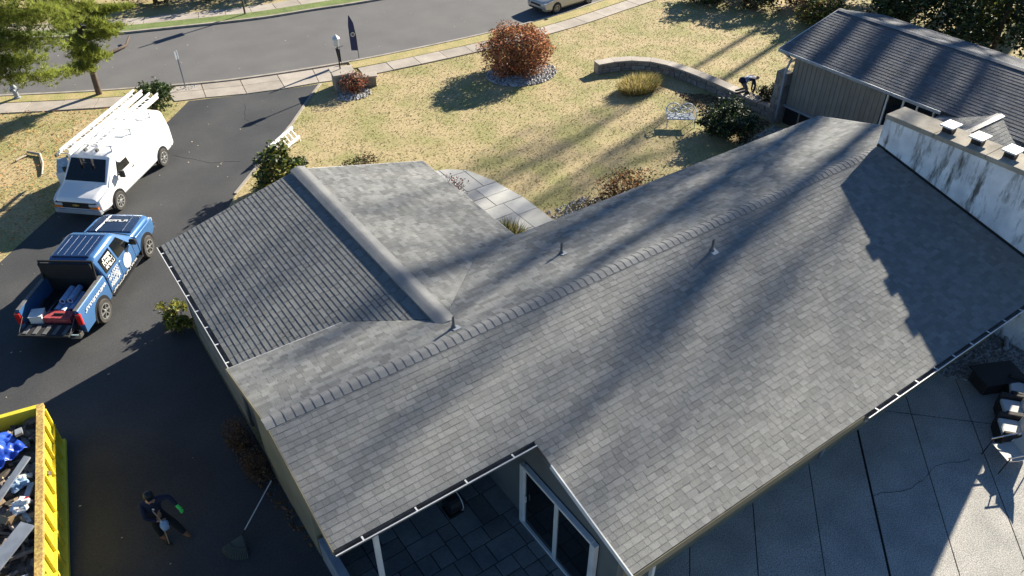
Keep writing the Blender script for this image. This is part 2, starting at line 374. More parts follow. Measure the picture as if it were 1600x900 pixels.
# ------------------------------------------------------------ roofs
E_ = 0.146
def roof_plane(house, name, poly, z0f, up, m, exp=E_, ws=(.14, .19, .24, .3), slope=.25, single=0, thick=(.007, .014), tr=(.84, 1.14), deckt=.14, gap=.0022):
    c = 1 / math.sqrt(1 + slope * slope); s = slope * c
    v2 = Vector(up); u2 = Vector((up[1], -up[0])); nrm = Vector((-up[0] * s, -up[1] * s, c))
    deck = MB().prism(poly, lambda x, y: z0f(x, y) - deckt, lambda x, y: z0f(x, y) - .004).build(name, M['deck'], house)
    uv = [(Vector(p).dot(u2), Vector(p).dot(v2)) for p in poly]
    va, vb = min(p[1] for p in uv), max(p[1] for p in uv)
    def ivs(v):
        xs = []
        for i in range(len(uv)):
            (a, b), (c_, d) = uv[i], uv[(i + 1) % len(uv)]
            if (b > v) != (d > v): xs.append(a + (c_ - a) * (v - b) / (d - b))
        xs.sort(); return list(zip(xs[::2], xs[1::2]))
    def P(u, v, h):
        q = u2 * u + v2 * v; return Vector((q.x, q.y, z0f(q.x, q.y))) + nrm * h
    tabs = []; st = exp * c; n = int(math.ceil((vb - va) / st))
    for i in range(n):
        v0 = va + i * st; v1 = min(vb, v0 + st * 1.12)
        A, Bm, Bt = ivs(v0 + st * .5), ivs(v0 + st * .03), ivs(min(vb - 1e-4, v0 + st * .97))
        ok = len(A) == len(Bm) == len(Bt)
        for k, (a, b) in enumerate(A):
            la, lb = (Bm[k], Bt[k]) if ok else ((a, b), (a, b))
            if abs(la[0] - lb[0]) > .5 or abs(la[1] - lb[1]) > .5: la = lb = (a, b)
            u = a - R.uniform(0, .2); first = True
            while u < b - .03:
                wd = R.choice(ws); e = u + wd; last = e > b - .06
                ub0, ut0 = (la[0], lb[0]) if first else (u, u)
                ub1, ut1 = (la[1], lb[1]) if last else (e, e)
                g = gap if not first and not last else 0
                if e > a + .04: tabs.append([ub0 + g, ub1 - gap, ut0 + g, ut1 - gap, v0, v1, R.uniform(*thick), R.uniform(*tr), first or last, wd]); first = False
                u = e
                if last: break
    if single:
        cand = [t for t in tabs if not t[8]]
        cand.sort(key=lambda t: (P((t[0] + t[1]) / 2, t[4], 0) - CAM).length); pick = cand[:single]
        ids = {id(t) for t in pick}; tabs = [t for t in tabs if id(t) not in ids]; cache = {}
        M3 = Matrix((Vector((u2.x, u2.y, 0)), Vector((v2.x * c, v2.y * c, s)), nrm)).transposed(); rot = M3.to_euler()
        for t in pick:
            key = (t[9], int((t[7] - tr[0]) / (tr[1] - tr[0]) * 4.99))
            if key not in cache:
                w2 = t[9] / 2 - gap; h = sum(thick) / 2; L = exp * 1.12; tn = tr[0] + (key[1] + .5) / 5 * (tr[1] - tr[0])
                cache[key] = MB().add([(-w2, 0, 0), (w2, 0, 0), (w2, 0, h), (-w2, 0, h), (-w2, L, .002), (w2, L, .002)], [(0, 1, 2, 3), (3, 2, 5, 4), (1, 5, 2), (0, 3, 4)], t=tn).mesh('shingle', m, tone=True)
            link_mesh('shingle', cache[key], deck, P((t[0] + t[1]) / 2, t[4], 0), rot)
    mb = MB()
    for a0, a1, b0, b1, v0, v1, h, tn, _, _ in tabs:
        mb.add([P(a0, v0, -.003), P(a1, v0, -.003), P(a1, v0, h), P(a0, v0, h), P(b0, v1, .002), P(b1, v1, .002)], [(0, 1, 2, 3), (3, 2, 5, 4), (1, 5, 2), (0, 3, 4)], t=tn)
    o = mb.build('shingles', m, deck, tone=True, off=False); o["kind"] = "stuff"
    return deck

HZ, HY = 4.2, 11.96
HOUSE = thing('house', (12, 11.96, 0), 'low ranch house with grey shingled roofs and a long white stucco chimney', 'house', world=True)
zs = lambda x, y: HZ - .25 * (HY - y)
zn = lambda x, y: HZ - .25 * (y - HY)
GZ, GX, GY = 3.956, 7.0, 21.96
zgl = lambda x, y: GZ - .25 * (GX - x)
zgr = lambda x, y: GZ - .25 * (x - GX)
south = roof_plane(HOUSE, 'south_roof', [(2.13, HY), (23.05, HY), (23.05, 5.66), (6.8, 5.66), (6.8, 8.905), (2.13, 8.905)], zs, (0, 1), M['shingle'], single=300)
north = roof_plane(HOUSE, 'north_roof', [(2.13, HY), (25.12, HY), (25.12, 15.79), (9.85, 15.79), (7, 12.94), (5.14, 14.8), (2.13, 14.8)], zn, (0, -1), M['shingle'], tr=(.74, 1.24))
gl = roof_plane(HOUSE, 'garage_roof', [(2.41, GY), (7, GY), (7, 12.94), (5.14, 14.8), (5.14, 14.5), (2.41, 14.5)], zgl, (1, 0), M['shingle'], ws=(.2, .3, .4, .5), thick=(.0105, .0135), tr=(.8, 1.02), gap=.009)
gr = roof_plane(HOUSE, 'garage_roof', [(7, GY), (11.47, GY), (11.47, 15.4), (9.85, 15.4), (9.85, 15.79), (7, 12.94)], zgr, (-1, 0), M['shingle'], tr=(.74, 1.24))
# connecting roof behind the chimney
CZ, CY = 3.65, 11.5
roof_plane(HOUSE, 'connecting_roof', [(23.9, CY), (29.95, CY), (29.0, 12.5), (29.0, 13.2), (23.9, 13.2)], lambda x, y: CZ - .25 * (y - CY), (0, -1), M['shingle'])
roof_plane(HOUSE, 'connecting_roof', [(23.9, CY), (29.95, CY), (29.0, 10.5), (29.0, 4.5), (23.9, 4.5)], lambda x, y: CZ - .25 * (CY - y), (0, 1), M['shingle'])
for p, d in (((27.4, CY, CZ + .03), 2.5),): MB().loft([[(p[0] + x, CY + y, CZ + .06 - abs(y) * .25) for y in (-.16, 0, .16)] for x in (0, d)], cap=False, close=False).build('ridge_vent', M['alu'], HOUSE)
# main ridge caps
def saddle(hw, L, lift, slope=.25, drop=.0):
    mb = MB(); prof = [(-hw, -hw * slope), (-hw * .5, -hw * .5 * slope + .012), (-.03, .012), (.03, .012), (hw * .5, -hw * .5 * slope + .012), (hw, -hw * slope)]
    top = [[(x, y, z + lift - (k * drop)) for y, z in prof] for k, x in enumerate((0, L))]
    bot = [(0, y, z - .004) for y, z in prof]
    mb.loft(top, cap=False, close=False); o = len(mb.v); mb.v += bot; n = len(prof)
    for i in range(n - 1): mb.f.append((o + i, o + i + 1, i + 1, i)); mb.m.append(0); mb.t.append(1.)
    for k in (0, n - 1):   # long lower edges
        a, b = top[0][k], top[1][k]; oo = len(mb.v); mb.v += [a, b, (b[0], b[1], b[2] - lift), (a[0], a[1], a[2] - lift)]; mb.f.append((oo, oo + 1, oo + 2, oo + 3)); mb.m.append(0); mb.t.append(1.)
    return mb
capm = saddle(.18, .25, .021, drop=.012).mesh('ridge_cap', M['cap'], smooth=50)
x = 2.08
while x < 22.9: link_mesh('ridge_cap', capm, north, Vector((x, HY, HZ + .006)), (0, R.uniform(-.006, .006), R.uniform(-.012, .012))); x += .218
rv = saddle(.25, GY - 12.75 + .06, .06)
rv = rv.build('ridge_vent', M['cap'], gl, smooth=50); rv.location = Vector((GX, 12.75, GZ + .012)); rv.rotation_euler = (0, 0, rad(90))
# drip edges and fascia
def edge(a, b, zf, m='white', wd=.02, h=.15, dz=-.06, name='fascia'):
    MB().bar((*a, zf(*a) + dz), (*b, zf(*b) + dz), wd, h).build(name, M[m], HOUSE)
edge((2.115, 8.9), (2.115, HY), zs, 'siding'); edge((2.115, HY), (2.115, 14.8), zn, 'siding'); edge((2.1, 14.815), (5.3, 14.815), zn, 'white', h=.1, dz=-.045)
edge((6.785, 5.62), (6.785, 8.3), zs, 'white', .03, .14, -.055); edge((6.787, 8.3), (6.787, 8.9), zs, 'alu')
edge((9.6, 15.805), (25.14, 15.805), zn, 'white', h=.05, dz=-.03); edge((25.14, 15.79), (25.14, HY), zn, 'white', h=.12)
edge((11.485, 15.3), (11.485, GY), zgr, 'white', h=.05, dz=-.03); edge((2.4, GY + .015), (GX, GY + .015), zgl, 'alu', h=.12); edge((GX, GY + .015), (11.48, GY + .015), zgr, 'white', h=.12)
edge((6.8, 5.645), (14.1, 5.645), zs, 'siding', h=.2, dz=-.11)
def gutter(p, q, zt, out, brk, m='alu'):
    p, q, out = Vector((*p, zt)), Vector((*q, zt)), Vector((*out, 0)); prof = [(0, 0), (0, -.1), (.09, -.1), (.115, -.02)]
    g = MB().loft([[b + out * a + Vector((0, 0, h)) for a, h in prof] for b in (p, q)], cap=True, close=False).build('gutter', M[m], HOUSE)
    MB().bar(p + out * .118, q + out * .118, .02, .022).build('gutter_lip', M['white'], g, off=False)
    L = (q - p).length; n = max(1, int(L / brk))
    for i in range(n):
        b = p + (q - p) * ((i + .5) / n); MB().bar(b + Vector((0, 0, -.005)), b + out * .11, .035, .012).build('bracket', M['white'], g, off=False)
    return g
gutter((2.12, 8.9), (6.78, 8.9), 3.44, (0, -1), .95); gutter((14.1, 5.655), (23.0, 5.655), 2.625, (0, -1), .75); gutter((2.4, 14.6), (2.4, GY), 2.8, (-1, 0), .8)
MB().tube([(14.15, 5.6, 2.52), (14.2, 5.62, 2.4), (14.45, 6.35, 2.25), (14.45, 6.46, .1)], .045).build('downspout', M['greyb'], HOUSE)
MB().box((3.0, 9.0, 1.67), (.1, .09, 3.34)).build('downspout', M['white'], HOUSE)
for x in (7.35, 7.75): MB().box((x, 5.95, 1.25), (.085, .085, 2.5)).build('porch_post', M['white'], HOUSE)
# walls
SW = 6.6
def wall(a, b, zb, top, m, th=.2, name='wall', n=1, parent=None):
    a, b = Vector(a), Vector(b); d = (b - a).normalized(); nn = Vector((-d.y, d.x)) * th / 2; mb = MB()
    pts = [a + (b - a) * (i / n) for i in range(n + 1)]
    for p, q in zip(pts, pts[1:]):
        f = lambda x, y: top(x, y) if callable(top) else top
        mb.prism([tuple(p - nn), tuple(q - nn), tuple(q + nn), tuple(p + nn)], zb, lambda x, y: f(x, y))
    return mb.build(name, M[m], parent or HOUSE)
roofz = lambda x, y: min(zs(x, y), zn(x, y)) - .13
wall((2.5, 11.3), (2.5, HY), 0, roofz, 'siding'); wall((2.5, 9.0), (2.5, 11.2), 0, .8, 'greyb'); MB().bar((2.5, 8.95, 3.26), (2.5, 11.3, 3.85), .15, .2).build('porch_beam', M['greyb'], HOUSE); wall((2.5, HY), (2.5, 14.6), 0, roofz, 'siding')
wall((2.6, 14.75), (6.9, 14.75), 2.5, lambda x, y: 3.36, 'siding', .1)
wall((2.66, 14.6), (2.66, 21.6), 0, 2.72, 'gwall'); wall((2.66, 21.6), (7, 21.6), 0, lambda x, y: zgl(x, y) - .13, 'siding'); wall((7, 21.6), (11.1, 21.6), 0, lambda x, y: zgr(x, y) - .13, 'siding')
wall((11.1, 21.6), (11.1, 15.2), 0, 2.72, 'siding'); wall((11.1, 15.2), (24.8, 15.2), 0, 3.2, 'siding'); wall((24.8, 15.1), (24.8, 12.2), 0, roofz, 'siding2')
wall((2.6, 11.3), (7.1, 11.3), 0, 3.85, 'gwall'); wall((7.05, 11.4), (7.05, 6.2), 0, roofz, 'gwall', n=4); wall((6.96, SW), (23, SW), 0, 2.7, 'siding')
wall((24.1, 12.9), (29.2, 12.9), 0, 3.1, 'siding2')
# sliding door in the nook
D_ = MB().box((6.92, 8.1, 1.08), (.1, 2.62, 2.1)).build('sliding_door', M['dark'], HOUSE)
for y in (6.82, 9.38): MB().box((6.86, y, 1.08), (.12, .12, 2.16)).build('door_frame', M['white'], D_, off=False)
for z, h in ((2.15, .08), (.06, .12)): MB().box((6.86, 8.1, z), (.12, 2.44, h)).build('door_frame', M['white'], D_, off=False)
for y, x in ((8.72, 6.855), (7.48, 6.84)):
    for dy in (-.58, .58): MB().box((x, y + dy, 1.1), (.04, .06, 1.98)).build('door_stile', M['white'], D_, off=False)
    MB().box((x + .012, y, 1.1), (.012, 1.1, 1.96)).build('pane', M['glass'], D_, off=False)
MB().box((6.81, 9.2, 1.1), (.03, .03, .2)).build('handle', M['white'], D_, off=False)
W_ = MB().box((6.2, 11.17, 2.2), (1.1, .05, .9)).build('window', M['white'], HOUSE); MB().box((6.2, 11.14, 2.2), (.98, .03, .78)).build('pane', M['glass'], W_, off=False)
W_ = MB().box((2.54, 18.4, 1.2), (.06, 4.6, 2.3)).build('garage_door', M['gwall'], HOUSE)
for k in range(4): MB().box((2.5, 18.4, .35 + k * .56), (.03, 4.5, .52)).build('panel', M['siding2'], W_, off=False)
# vent pipes
for (px, py, zf, h, sl) in ((14.45, 11.19, zs, .36, -.25), (11.22, 13.7, zn, .36, .25), (6.95, 12.4, zn, .34, .25)):
    z = zf(px, py); rx = -math.atan(sl)
    v = MB().lathe((px, py, z - .05), [(.034, 0), (.034, h + .05), (.024, h + .05), (.024, h - .1)], 12).build('vent_pipe', M['alu'], HOUSE, smooth=40)
    MB().lathe((px, py, z), [(.08, -.02), (.07, .04), (.036, .1)], 14).build('boot', M['alu'], v, smooth=40, off=False)
    _f = MB().box((px + .03, py - .06, z + .02 + .06 * sl), (.2, .2, .008), M=Matrix.Rotation(rx, 3, 'X')); _f.build('flashing', M['white'] if zf is zs else M['greyb'], v, off=False)
# chimney
CH = MB(); nY = 14; ys = [12.12 - i * (12.12 - 5.5) / nY for i in range(nY + 1)]
CH.box((23.5, 8.81, 2.6), (.9, 6.62, 5.2)); CH = CH.build('chimney', M['stucco'], HOUSE, bevel=.03)
for i in range(4): MB().box((23.5, 11.28 - i * 1.655, 5.27), (1.0, 1.65, .15)).build('cap_slab', M['ccap'], CH, bevel=.02, off=False)
MB().bar((23.035, 12.1, zs(0, 12.1) + .03), (23.035, 5.7, zs(0, 5.7) + .03), .03, .1).build('step_flashing', M['black'], CH, off=False)
for y in (10.28, 9.35, 8.35, 7.2):
    f = MB().box((23.5, y, 5.43), (.28, .3, .2)).build('flue', M['black'], CH, off=False)
    MB().box((23.53, y, 5.56), (.55, .42, .05)).build('flue_cap', M['white'], HOUSE)

# ------------------------------------------------------------ side wing
WING = thing('house_wing', (33, 10, 0), 'side wing with blue grey shingled roof, board siding and stone corner pillar', 'building', world=True)
wl = lambda x, y: 4.39 - .264 * (32.75 - x); wr_ = lambda x, y: 4.39 - .264 * (x - 32.75)
roof_plane(WING, 'west_roof', [(29.0, 20.9), (32.75, 20.9), (32.75, -3), (29.0, -3)], wl, (1, 0), M['shingle2'], exp=.19, ws=(.3, .3, .45, .6), slope=.264, thick=(.012, .016), gap=.004, tr=(.88, 1.1), single=300)
roof_plane(WING, 'east_roof', [(32.75, 20.9), (36.5, 20.9), (36.5, -3), (32.75, -3)], wr_, (-1, 0), M['shingle2'], exp=.19, ws=(.3, .45, .6), slope=.264)
MB().loft([[(32.75 + dx, y, 4.43 - abs(dx) * .264) for dx in (-.17, 0, .17)] for y in (20.92, -3)], cap=False, close=False).build('ridge_cap', M['cap'], WING)
MB().bar((28.98, 20.92, 3.33), (28.98, 13.2, 3.33), .1, .13).build('gutter', M['greyb'], WING); MB().bar((28.91, 20.92, 3.395), (28.91, 13.2, 3.395), .02, .02).build('gutter_lip', M['white'], WING)
MB().bar((28.99, 20.92, 3.35), (32.75, 20.92, 4.33), .03, .14).build('rake_board', M['white'], WING)
wall((29.45, 20.2), (29.45, 10), .0, 3.35, 'dark', .1, parent=WING); wall((29.45, 20.2), (36, 20.2), 0, lambda x, y: min(wl(x, y), wr_(x, y)) - .15, 'siding2', parent=WING, n=2)
y = 20.1
while y > 15.75: MB().box((29.37, y, 2.1), (.04, .205, 2.45)).build('board', M['siding2'], WING); MB().box((29.345, y - .112, 2.1), (.03, .035, 2.45)).build('batten', M['siding2'], WING); y -= .225
MB().bar((29.33, 20.3, .86), (29.33, 15.6, .86), .1, .1).build('sill_beam', M['greyb'], WING)
for y in (15.6, 14.9, 14.3, 13.6): MB().box((29.36, y, 2.3), (.08, .07, 2.0)).build('window_mullion', M['white'], WING)
MB().box((29.40, 14.6, 2.3), (.03, 2.0, 1.95)).build('pane', M['glass'], WING)
for y in (19.4, 18.5): MB().box((29.38, y, .45), (.05, .06, .75)).build('lower_mullion', M['siding2'], WING)
pil = MB().box((29.25, 20.55, 1.2), (.42, .5, 2.4)).build('stone_pillar', M['kerb'], WING)
for k in range(8):
    z = .15 + k * .3
    for yy, hh in ((20.42, .22), (20.68, .22)): MB().box((29.035, yy + R.uniform(-.03, .03), z), (.05, hh + R.uniform(-.03, .03), .26)).build('stone', M['stone'], pil, bevel=.015, off=False)
    MB().box((29.25 + R.uniform(-.04, .04), 20.29, z), (.34, .05, .26)).build('stone', M['stone'], pil, bevel=.015, off=False)
MB().tube([(29.0, 20.6, 3.28), (29.2, 20.5, 3.1), (29.3, 20.4, 3.0), (29.0, 20.35, 2.5), (28.97, 20.3, .3), (28.8, 20.25, .12)], .05).build('downspout', M['greyb'], WING, smooth=40)

# ------------------------------------------------------------ stone garden wall
wp = catmull([(25.9, 29.35), (26.9, 29.15), (28.0, 28.55), (28.75, 27.42), (29.1, 25.22), (29.15, 22.91), (29.2, 20.85)], 8)
GW = thing('garden_wall', (28, 26, 0), 'low curving stone garden wall with flat cap slabs across the lawn', 'wall', world=True)
front, back = wp, offs(wp, .42)
strip(offs(wp, .03), back, 0, .5).build('wall_core', M['kerb'], GW)
fine_ = resample([tuple(p) for p in wp], .04); hs = (.27, .23)
for row in range(2):
    k = 0; z0 = .01 + row * hs[0]
    while k < len(fine_) - 4:
        n_ = min(R.choice((7, 9, 12, 15, 18)), len(fine_) - 1 - k); a, b = fine_[k], fine_[k + n_]; k += n_
        d = (b - a).normalized(); nn = Vector((-d.y, d.x)); pr = R.uniform(.015, .06); a2, b2 = a + d * .012, b - d * .012; e1, e2 = d * R.uniform(0, .03), d * R.uniform(0, .03)
        split = R.random() < .3; hh = hs[row] - .015
        for q0, q1 in (((0, .5), (.53, 1)) if split else ((0, 1),)):
            MB().prism([tuple(a2 + e1 - nn * pr), tuple(b2 - e2 - nn * pr * R.uniform(.6, 1)), tuple(b2 + nn * .05), tuple(a2 + nn * .05)], z0 + hh * q0, z0 + hh * q1).build('stone', M['stone'], GW, bevel=.018)
rs = resample([tuple(p) for p in wp], .95); A, B = offs(rs, -.08), offs(rs, .5)
for i in range(len(rs) - 1): MB().prism(shrink([tuple(A[i]), tuple(A[i + 1]), tuple(B[i + 1]), tuple(B[i])], .006), .5, .57 + R.uniform(0, .008)).build('cap_slab', M['conc'], GW)
GP = thing('gate_pillar', (14.4, 35.4, 0), 'stone pier with pale cap beside the driveway mouth carrying the lamp post', 'pillar')
MB().box((0, 0, .4), (.95, .95, .8), rad(-12)).build('pier', M['stone'], GP); MB().box((0, 0, .86), (1.15, 1.1, .1), rad(-12)).build('cap_slab', M['conc'], GP, bevel=.02)
MB().box((1.0, -.35, .25), (1.1, .5, .5), rad(-22)).build('low_wing_wall', M['stone'], GP); MB().box((1.02, -.36, .53), (1.2, .6, .07), rad(-22)).build('cap_slab', M['conc'], GP, bevel=.015)
LP = thing('lamp_post', (14.4, 35.6, .91), 'black post with white lantern on the stone pier by the driveway', 'lamp')
MB().tube([(0, 0, 0), (0, 0, 1.15)], .035).build('post', M['black'], LP); MB().lathe((0, 0, 1.15), [(.06, 0), (.13, .05), (.16, .36), (.14, .38)], 8).build('lantern', M['lens'], LP); MB().lathe((0, 0, 1.53), [(.2, 0), (.2, .03), (.06, .16), (.02, .2)], 8).build('lantern_roof', M['white'], LP)
MB().tube([(0, 0, 1.05), (.35, .1, 1.08)], .015, 6).build('bracket', M['black'], LP)
M['flagn'] = mat('navy_flag_cloth', (.03, .04, .105), .8)
FL = thing('feather_flag', (16.65, 38.3, .06), 'dark navy feather flag with white round emblem on the kerb verge', 'flag')
MB().tube([(0, 0, 0), (-.02, 0, 1.2), (-.1, .0, 1.95), (-.28, 0, 2.35)], [.018, .015, .012, .008], 6).build('pole', M['black'], FL)
sailL = [(-.03, .45), (-.03, 1.2), (-.1, 1.95), (-.28, 2.36)]; sailR = [(-.36, .5), (-.37, 1.2), (-.37, 1.85), (-.3, 2.36)]
MB().loft([[(a[0], -.012, a[1]), (b[0], .05, b[1]), (b[0], .056, b[1]), (a[0], 0.012, a[1])] for a, b in zip(sailL, sailR)]).build('sail', M['flagn'], FL)
em = MB().lathe((-.2, .005, 1.35), [(.12, 0), (.12, .012), (.075, .012), (.075, 0)], 20, axis='Y', m=0).build('emblem', M['white'], FL); em.location.y = -.02
PF = thing('pennant_flag', (15.45, 37.9, .05), 'small navy pennant on a thin stake beside the stone pier', 'flag')
MB().tube([(0, 0, 0), (0, 0, .95)], .01, 6).build('stake', M['black'], PF); MB().add([(-.01, 0, .9), (-.22, .03, 1.0), (-.14, .02, .3), (-.01, 0, .2), (-.01, .01, .9), (-.22, .04, 1.0), (-.14, .03, .3), (-.01, .01, .2)], [(0, 1, 2, 3), (7, 6, 5, 4), (0, 4, 5, 1), (1, 5, 6, 2), (2, 6, 7, 3), (3, 7, 4, 0)]).build('pennant', M['navy'], PF)
HY_ = thing('fire_hydrant', (.7, 43.3, .06), 'grey fire hydrant on the grass verge by the kerb', 'hydrant')
MB().lathe((0, 0, 0), [(.16, 0), (.16, .05), (.11, .07), (.11, .5), (.14, .52), (.14, .56), (.11, .6), (.06, .7), (.03, .76)], 14).build('barrel', M['greyb'], HY_, smooth=40)
for a, r in ((0, .06), (180, .06), (250, .075)): d = Vector((math.cos(rad(a)), math.sin(rad(a)), 0)); MB().tube([d * .05 + Vector((0, 0, .42)), d * .2 + Vector((0, 0, .42))], r, 10).build('nozzle', M['greyb'], HY_, smooth=40)
SG = thing('street_sign', (7.81, 39.85, .06), 'pale narrow street sign on a metal post near the driveway mouth', 'sign')
MB().box((0, 0, .95), (.05, .04, 1.9)).build('post', M['greyb'], SG); MB().box((-.02, -.03, 1.68), (.24, .012, .42), rad(35)).build('sign_plate', M['greyb'], SG)
UP = thing('utility_pole', (14.06, 48.6, .05), 'slim brown pole with a plate on the far verge of the street', 'pole')
MB().tube([(0, 0, 0), (0, .05, 3.0)], .06, 8).build('pole', M['bark'], UP); MB().box((0, .05, 2.2), (.05, .5, .8)).build('plate', M['greyb'], UP)

# ------------------------------------------------------------ vegetation
def leaves(mb, c, d, n, size, mats, flat=.0, hollow=.35, clump=0, tr=(.55, 1.35), seed=0.):
    """n leaf quads through an uneven ellipsoid"""
    cl = [Vector((R.gauss(0, 1), R.gauss(0, 1), R.gauss(0, 1))).normalized() * R.uniform(.45, .95) for _ in range(clump)]
    for _ in range(n):
        v = Vector((R.gauss(0, 1), R.gauss(0, 1), R.gauss(0, 1))).normalized()
        rr = (hollow ** 3 + (1 - hollow ** 3) * R.random()) ** (1 / 3)
        v = v * rr
        if clump:
            q = R.choice(cl); v = q + v * R.uniform(.2, .38)
        v *= 1 + .42 * noise.noise(v * 2.4 + Vector((seed, 0, 0)))
        p = Vector((c[0] + v.x * d[0], c[1] + v.y * d[1], c[2] + v.z * d[2]))
        if p.z < .03: p.z = R.uniform(.03, .25)
        a = Vector((R.gauss(0, 1), R.gauss(0, 1), R.gauss(0, .6))).normalized(); b = a.cross(Vector((R.gauss(0, 1), R.gauss(0, 1), R.gauss(0, 1)))).normalized()
        s = size * R.uniform(.6, 1.3); mb.add([p - a * s, p + b * s * .45, p + a * s, p - b * s * .45], [(0, 1, 2, 3)], R.choice(mats), R.uniform(*tr))
def stems(c, d, n, r=.02, base=.15):
    mb = MB()
    for _ in range(n):
        a = R.uniform(0, 6.28); k = R.uniform(.2, .9); top = Vector((math.cos(a) * d[0] * k, math.sin(a) * d[1] * k, d[2] * R.uniform(.9, 1.6)))
        b = Vector((math.cos(a), math.sin(a), 0)) * base * R.random(); mid = (b + top) / 2 + Vector((R.uniform(-.1, .1), R.uniform(-.1, .1), .1 * d[2]))
        mb.tube([b, mid, top], [r, r * .7, r * .3], 5)
    return mb
def shrub(name, loc, d, n, size, mats, label, cat='shrub', st=14, clump=0, hollow=.35, group=None, sr=.015):
    o = thing(name, loc, label, cat, group=group); mb = MB()
    leaves(mb, (0, 0, d[2]), d, n, size, list(range(len(mats))), clump=clump, hollow=hollow, seed=loc[0])
    mb.build('foliage', [M[m] for m in mats], o, tone=True)
    if st: stems((0, 0, 0), d, st, sr).build('stem', M['twig'], o)
    return o
shrub('burning_bush', (22.75, 32.1, 0), (1.8, 1.7, 1.2), 14000, .07, ['leafo', 'leafr', 'leafb', 'leafo', 'leafb'], 'big rounded red and orange autumn bush in a ring of white stones on the lawn', 'bush', 90, hollow=.6, sr=.02)
shrub('bare_shrub', (14.6, 34.55, 0), (.75, .65, .55), 1300, .05, ['leafb', 'leafr', 'leafb'], 'small reddish brown twiggy shrub in front of the stone pier', st=60)
shrub('laurel_shrub', (8.0, 27.9, 0), (1.15, 1.0, .95), 3200, .1, ['leafg', 'leafg', 'leafy', 'leafd'], 'bright green broad leaved shrub by the garage gable', clump=30)
shrub('low_shrub', (11.3, 27.4, 0), (1.0, .5, .28), 900, .06, ['leafg', 'leafb'], 'low grey green spreading shrub on the lawn behind the garage', st=5)
shrub('ivy_shrub', (5.95, 37.9, 0), (.95, .9, .75), 2600, .085, ['leafg', 'leafd', 'leafg'], 'dark ivy like shrub standing behind the white van', clump=24)
shrub('gold_shrub', (2.15, 21.7, 0), (.45, .75, .45), 1300, .07, ['leafy', 'leafy', 'leafg'], 'yellow green shrub squeezed beside the garage wall', clump=16)
shrub('boxwood', (26.25, 20.75, 0), (1.4, 1.3, .8), 8000, .075, ['leafd', 'leafd', 'leafd', 'leafg'], 'wide dark evergreen shrub between the house and the iron bench', clump=60)
shrub('twiggy_shrub', (13.2, 23.4, 0), (.9, .7, .45), 420, .05, ['leafr', 'leafb'], 'thin red leaved twiggy shrub overhanging the front walk', st=60)
shrub('rust_shrub', (12.9, 22.2, 0), (.55, .5, .4), 700, .06, ['leafo', 'leafb'], 'small rust brown shrub beside the front walk', st=40)
shrub('amber_shrub', (18.6, 19.0, 0), (1.25, .9, .75), 2300, .06, ['leafb', 'leafb', 'leafo', 'leafd'], 'dark twiggy shrub with amber leaves along the house front', st=70)
shrub('russet_shrub', (16.9, 18.7, 0), (.9, .7, .5), 1300, .05, ['leafb', 'leafd', 'leafb'], 'low russet shrub over the white stones by the front walk', st=50)
shrub('brown_shrub', (20.8, 18.5, 0), (1.1, .5, .35), 900, .05, ['leafb', 'leafb'], 'low brown shrub against the house front near the lawn shadow', st=40)
for i, (x, y, s, lb) in enumerate(((2.0, 15.6, .5, 'taller dry brown shrub where the garage meets the tan gable wall'), (2.05, 14.5, .34, 'lower dry brown shrub against the middle of the tan gable wall'))):
    shrub('dry_shrub', (x, y, 0), (.36, .55, s), 1300, .035, ['leafb', 'twig', 'leafb'], lb, st=40, group='dry shrubs along the gable wall')
shrub('corner_shrub', (30.2, 21.8, 0), (.85, .7, .55), 2200, .07, ['leafd', 'leafd', 'leafb'], 'dark shrub beside the stone corner pillar of the wing', clump=20)
def grass_clump(name, loc, rx, ry, n, h, mats, label):
    o = thing(name, loc, label, 'ornamental grass'); mb = MB()
    for _ in range(n):
        a, k = R.uniform(0, 6.28), math.sqrt(R.random()); x, y = math.cos(a) * rx * k, math.sin(a) * ry * k
        t = R.uniform(0, 6.28); H = h * R.uniform(.6, 1.2); o2 = Vector((x * .5 + math.cos(t) * .25 * H, y * .5 + math.sin(t) * .25 * H, H)); wd = Vector((math.sin(t), -math.cos(t), 0)) * .012
        p = Vector((x, y, 0)); mid = p + o2 * .55 + Vector((0, 0, H * .12))
        mb.add([p - wd, p + wd, mid + wd * .8, mid - wd * .8, p + o2], [(0, 1, 2, 3), (3, 2, 4)], R.randrange(len(mats)), R.uniform(.6, 1.3))
    mb.build('blades', [M[m] for m in mats], o, tone=True)
grass_clump('fountain_grass', (26.35, 26.7, 0), 1.0, .6, 3200, .55, ['straw', 'straw', 'leafy'], 'pale straw ornamental grass clump in front of the curved wall')
grass_clump('liriope', (13.5, 19.6, 0), .55, .6, 800, .5, ['leafg', 'leafg', 'straw'], 'green strappy plant at the corner of the front walk')

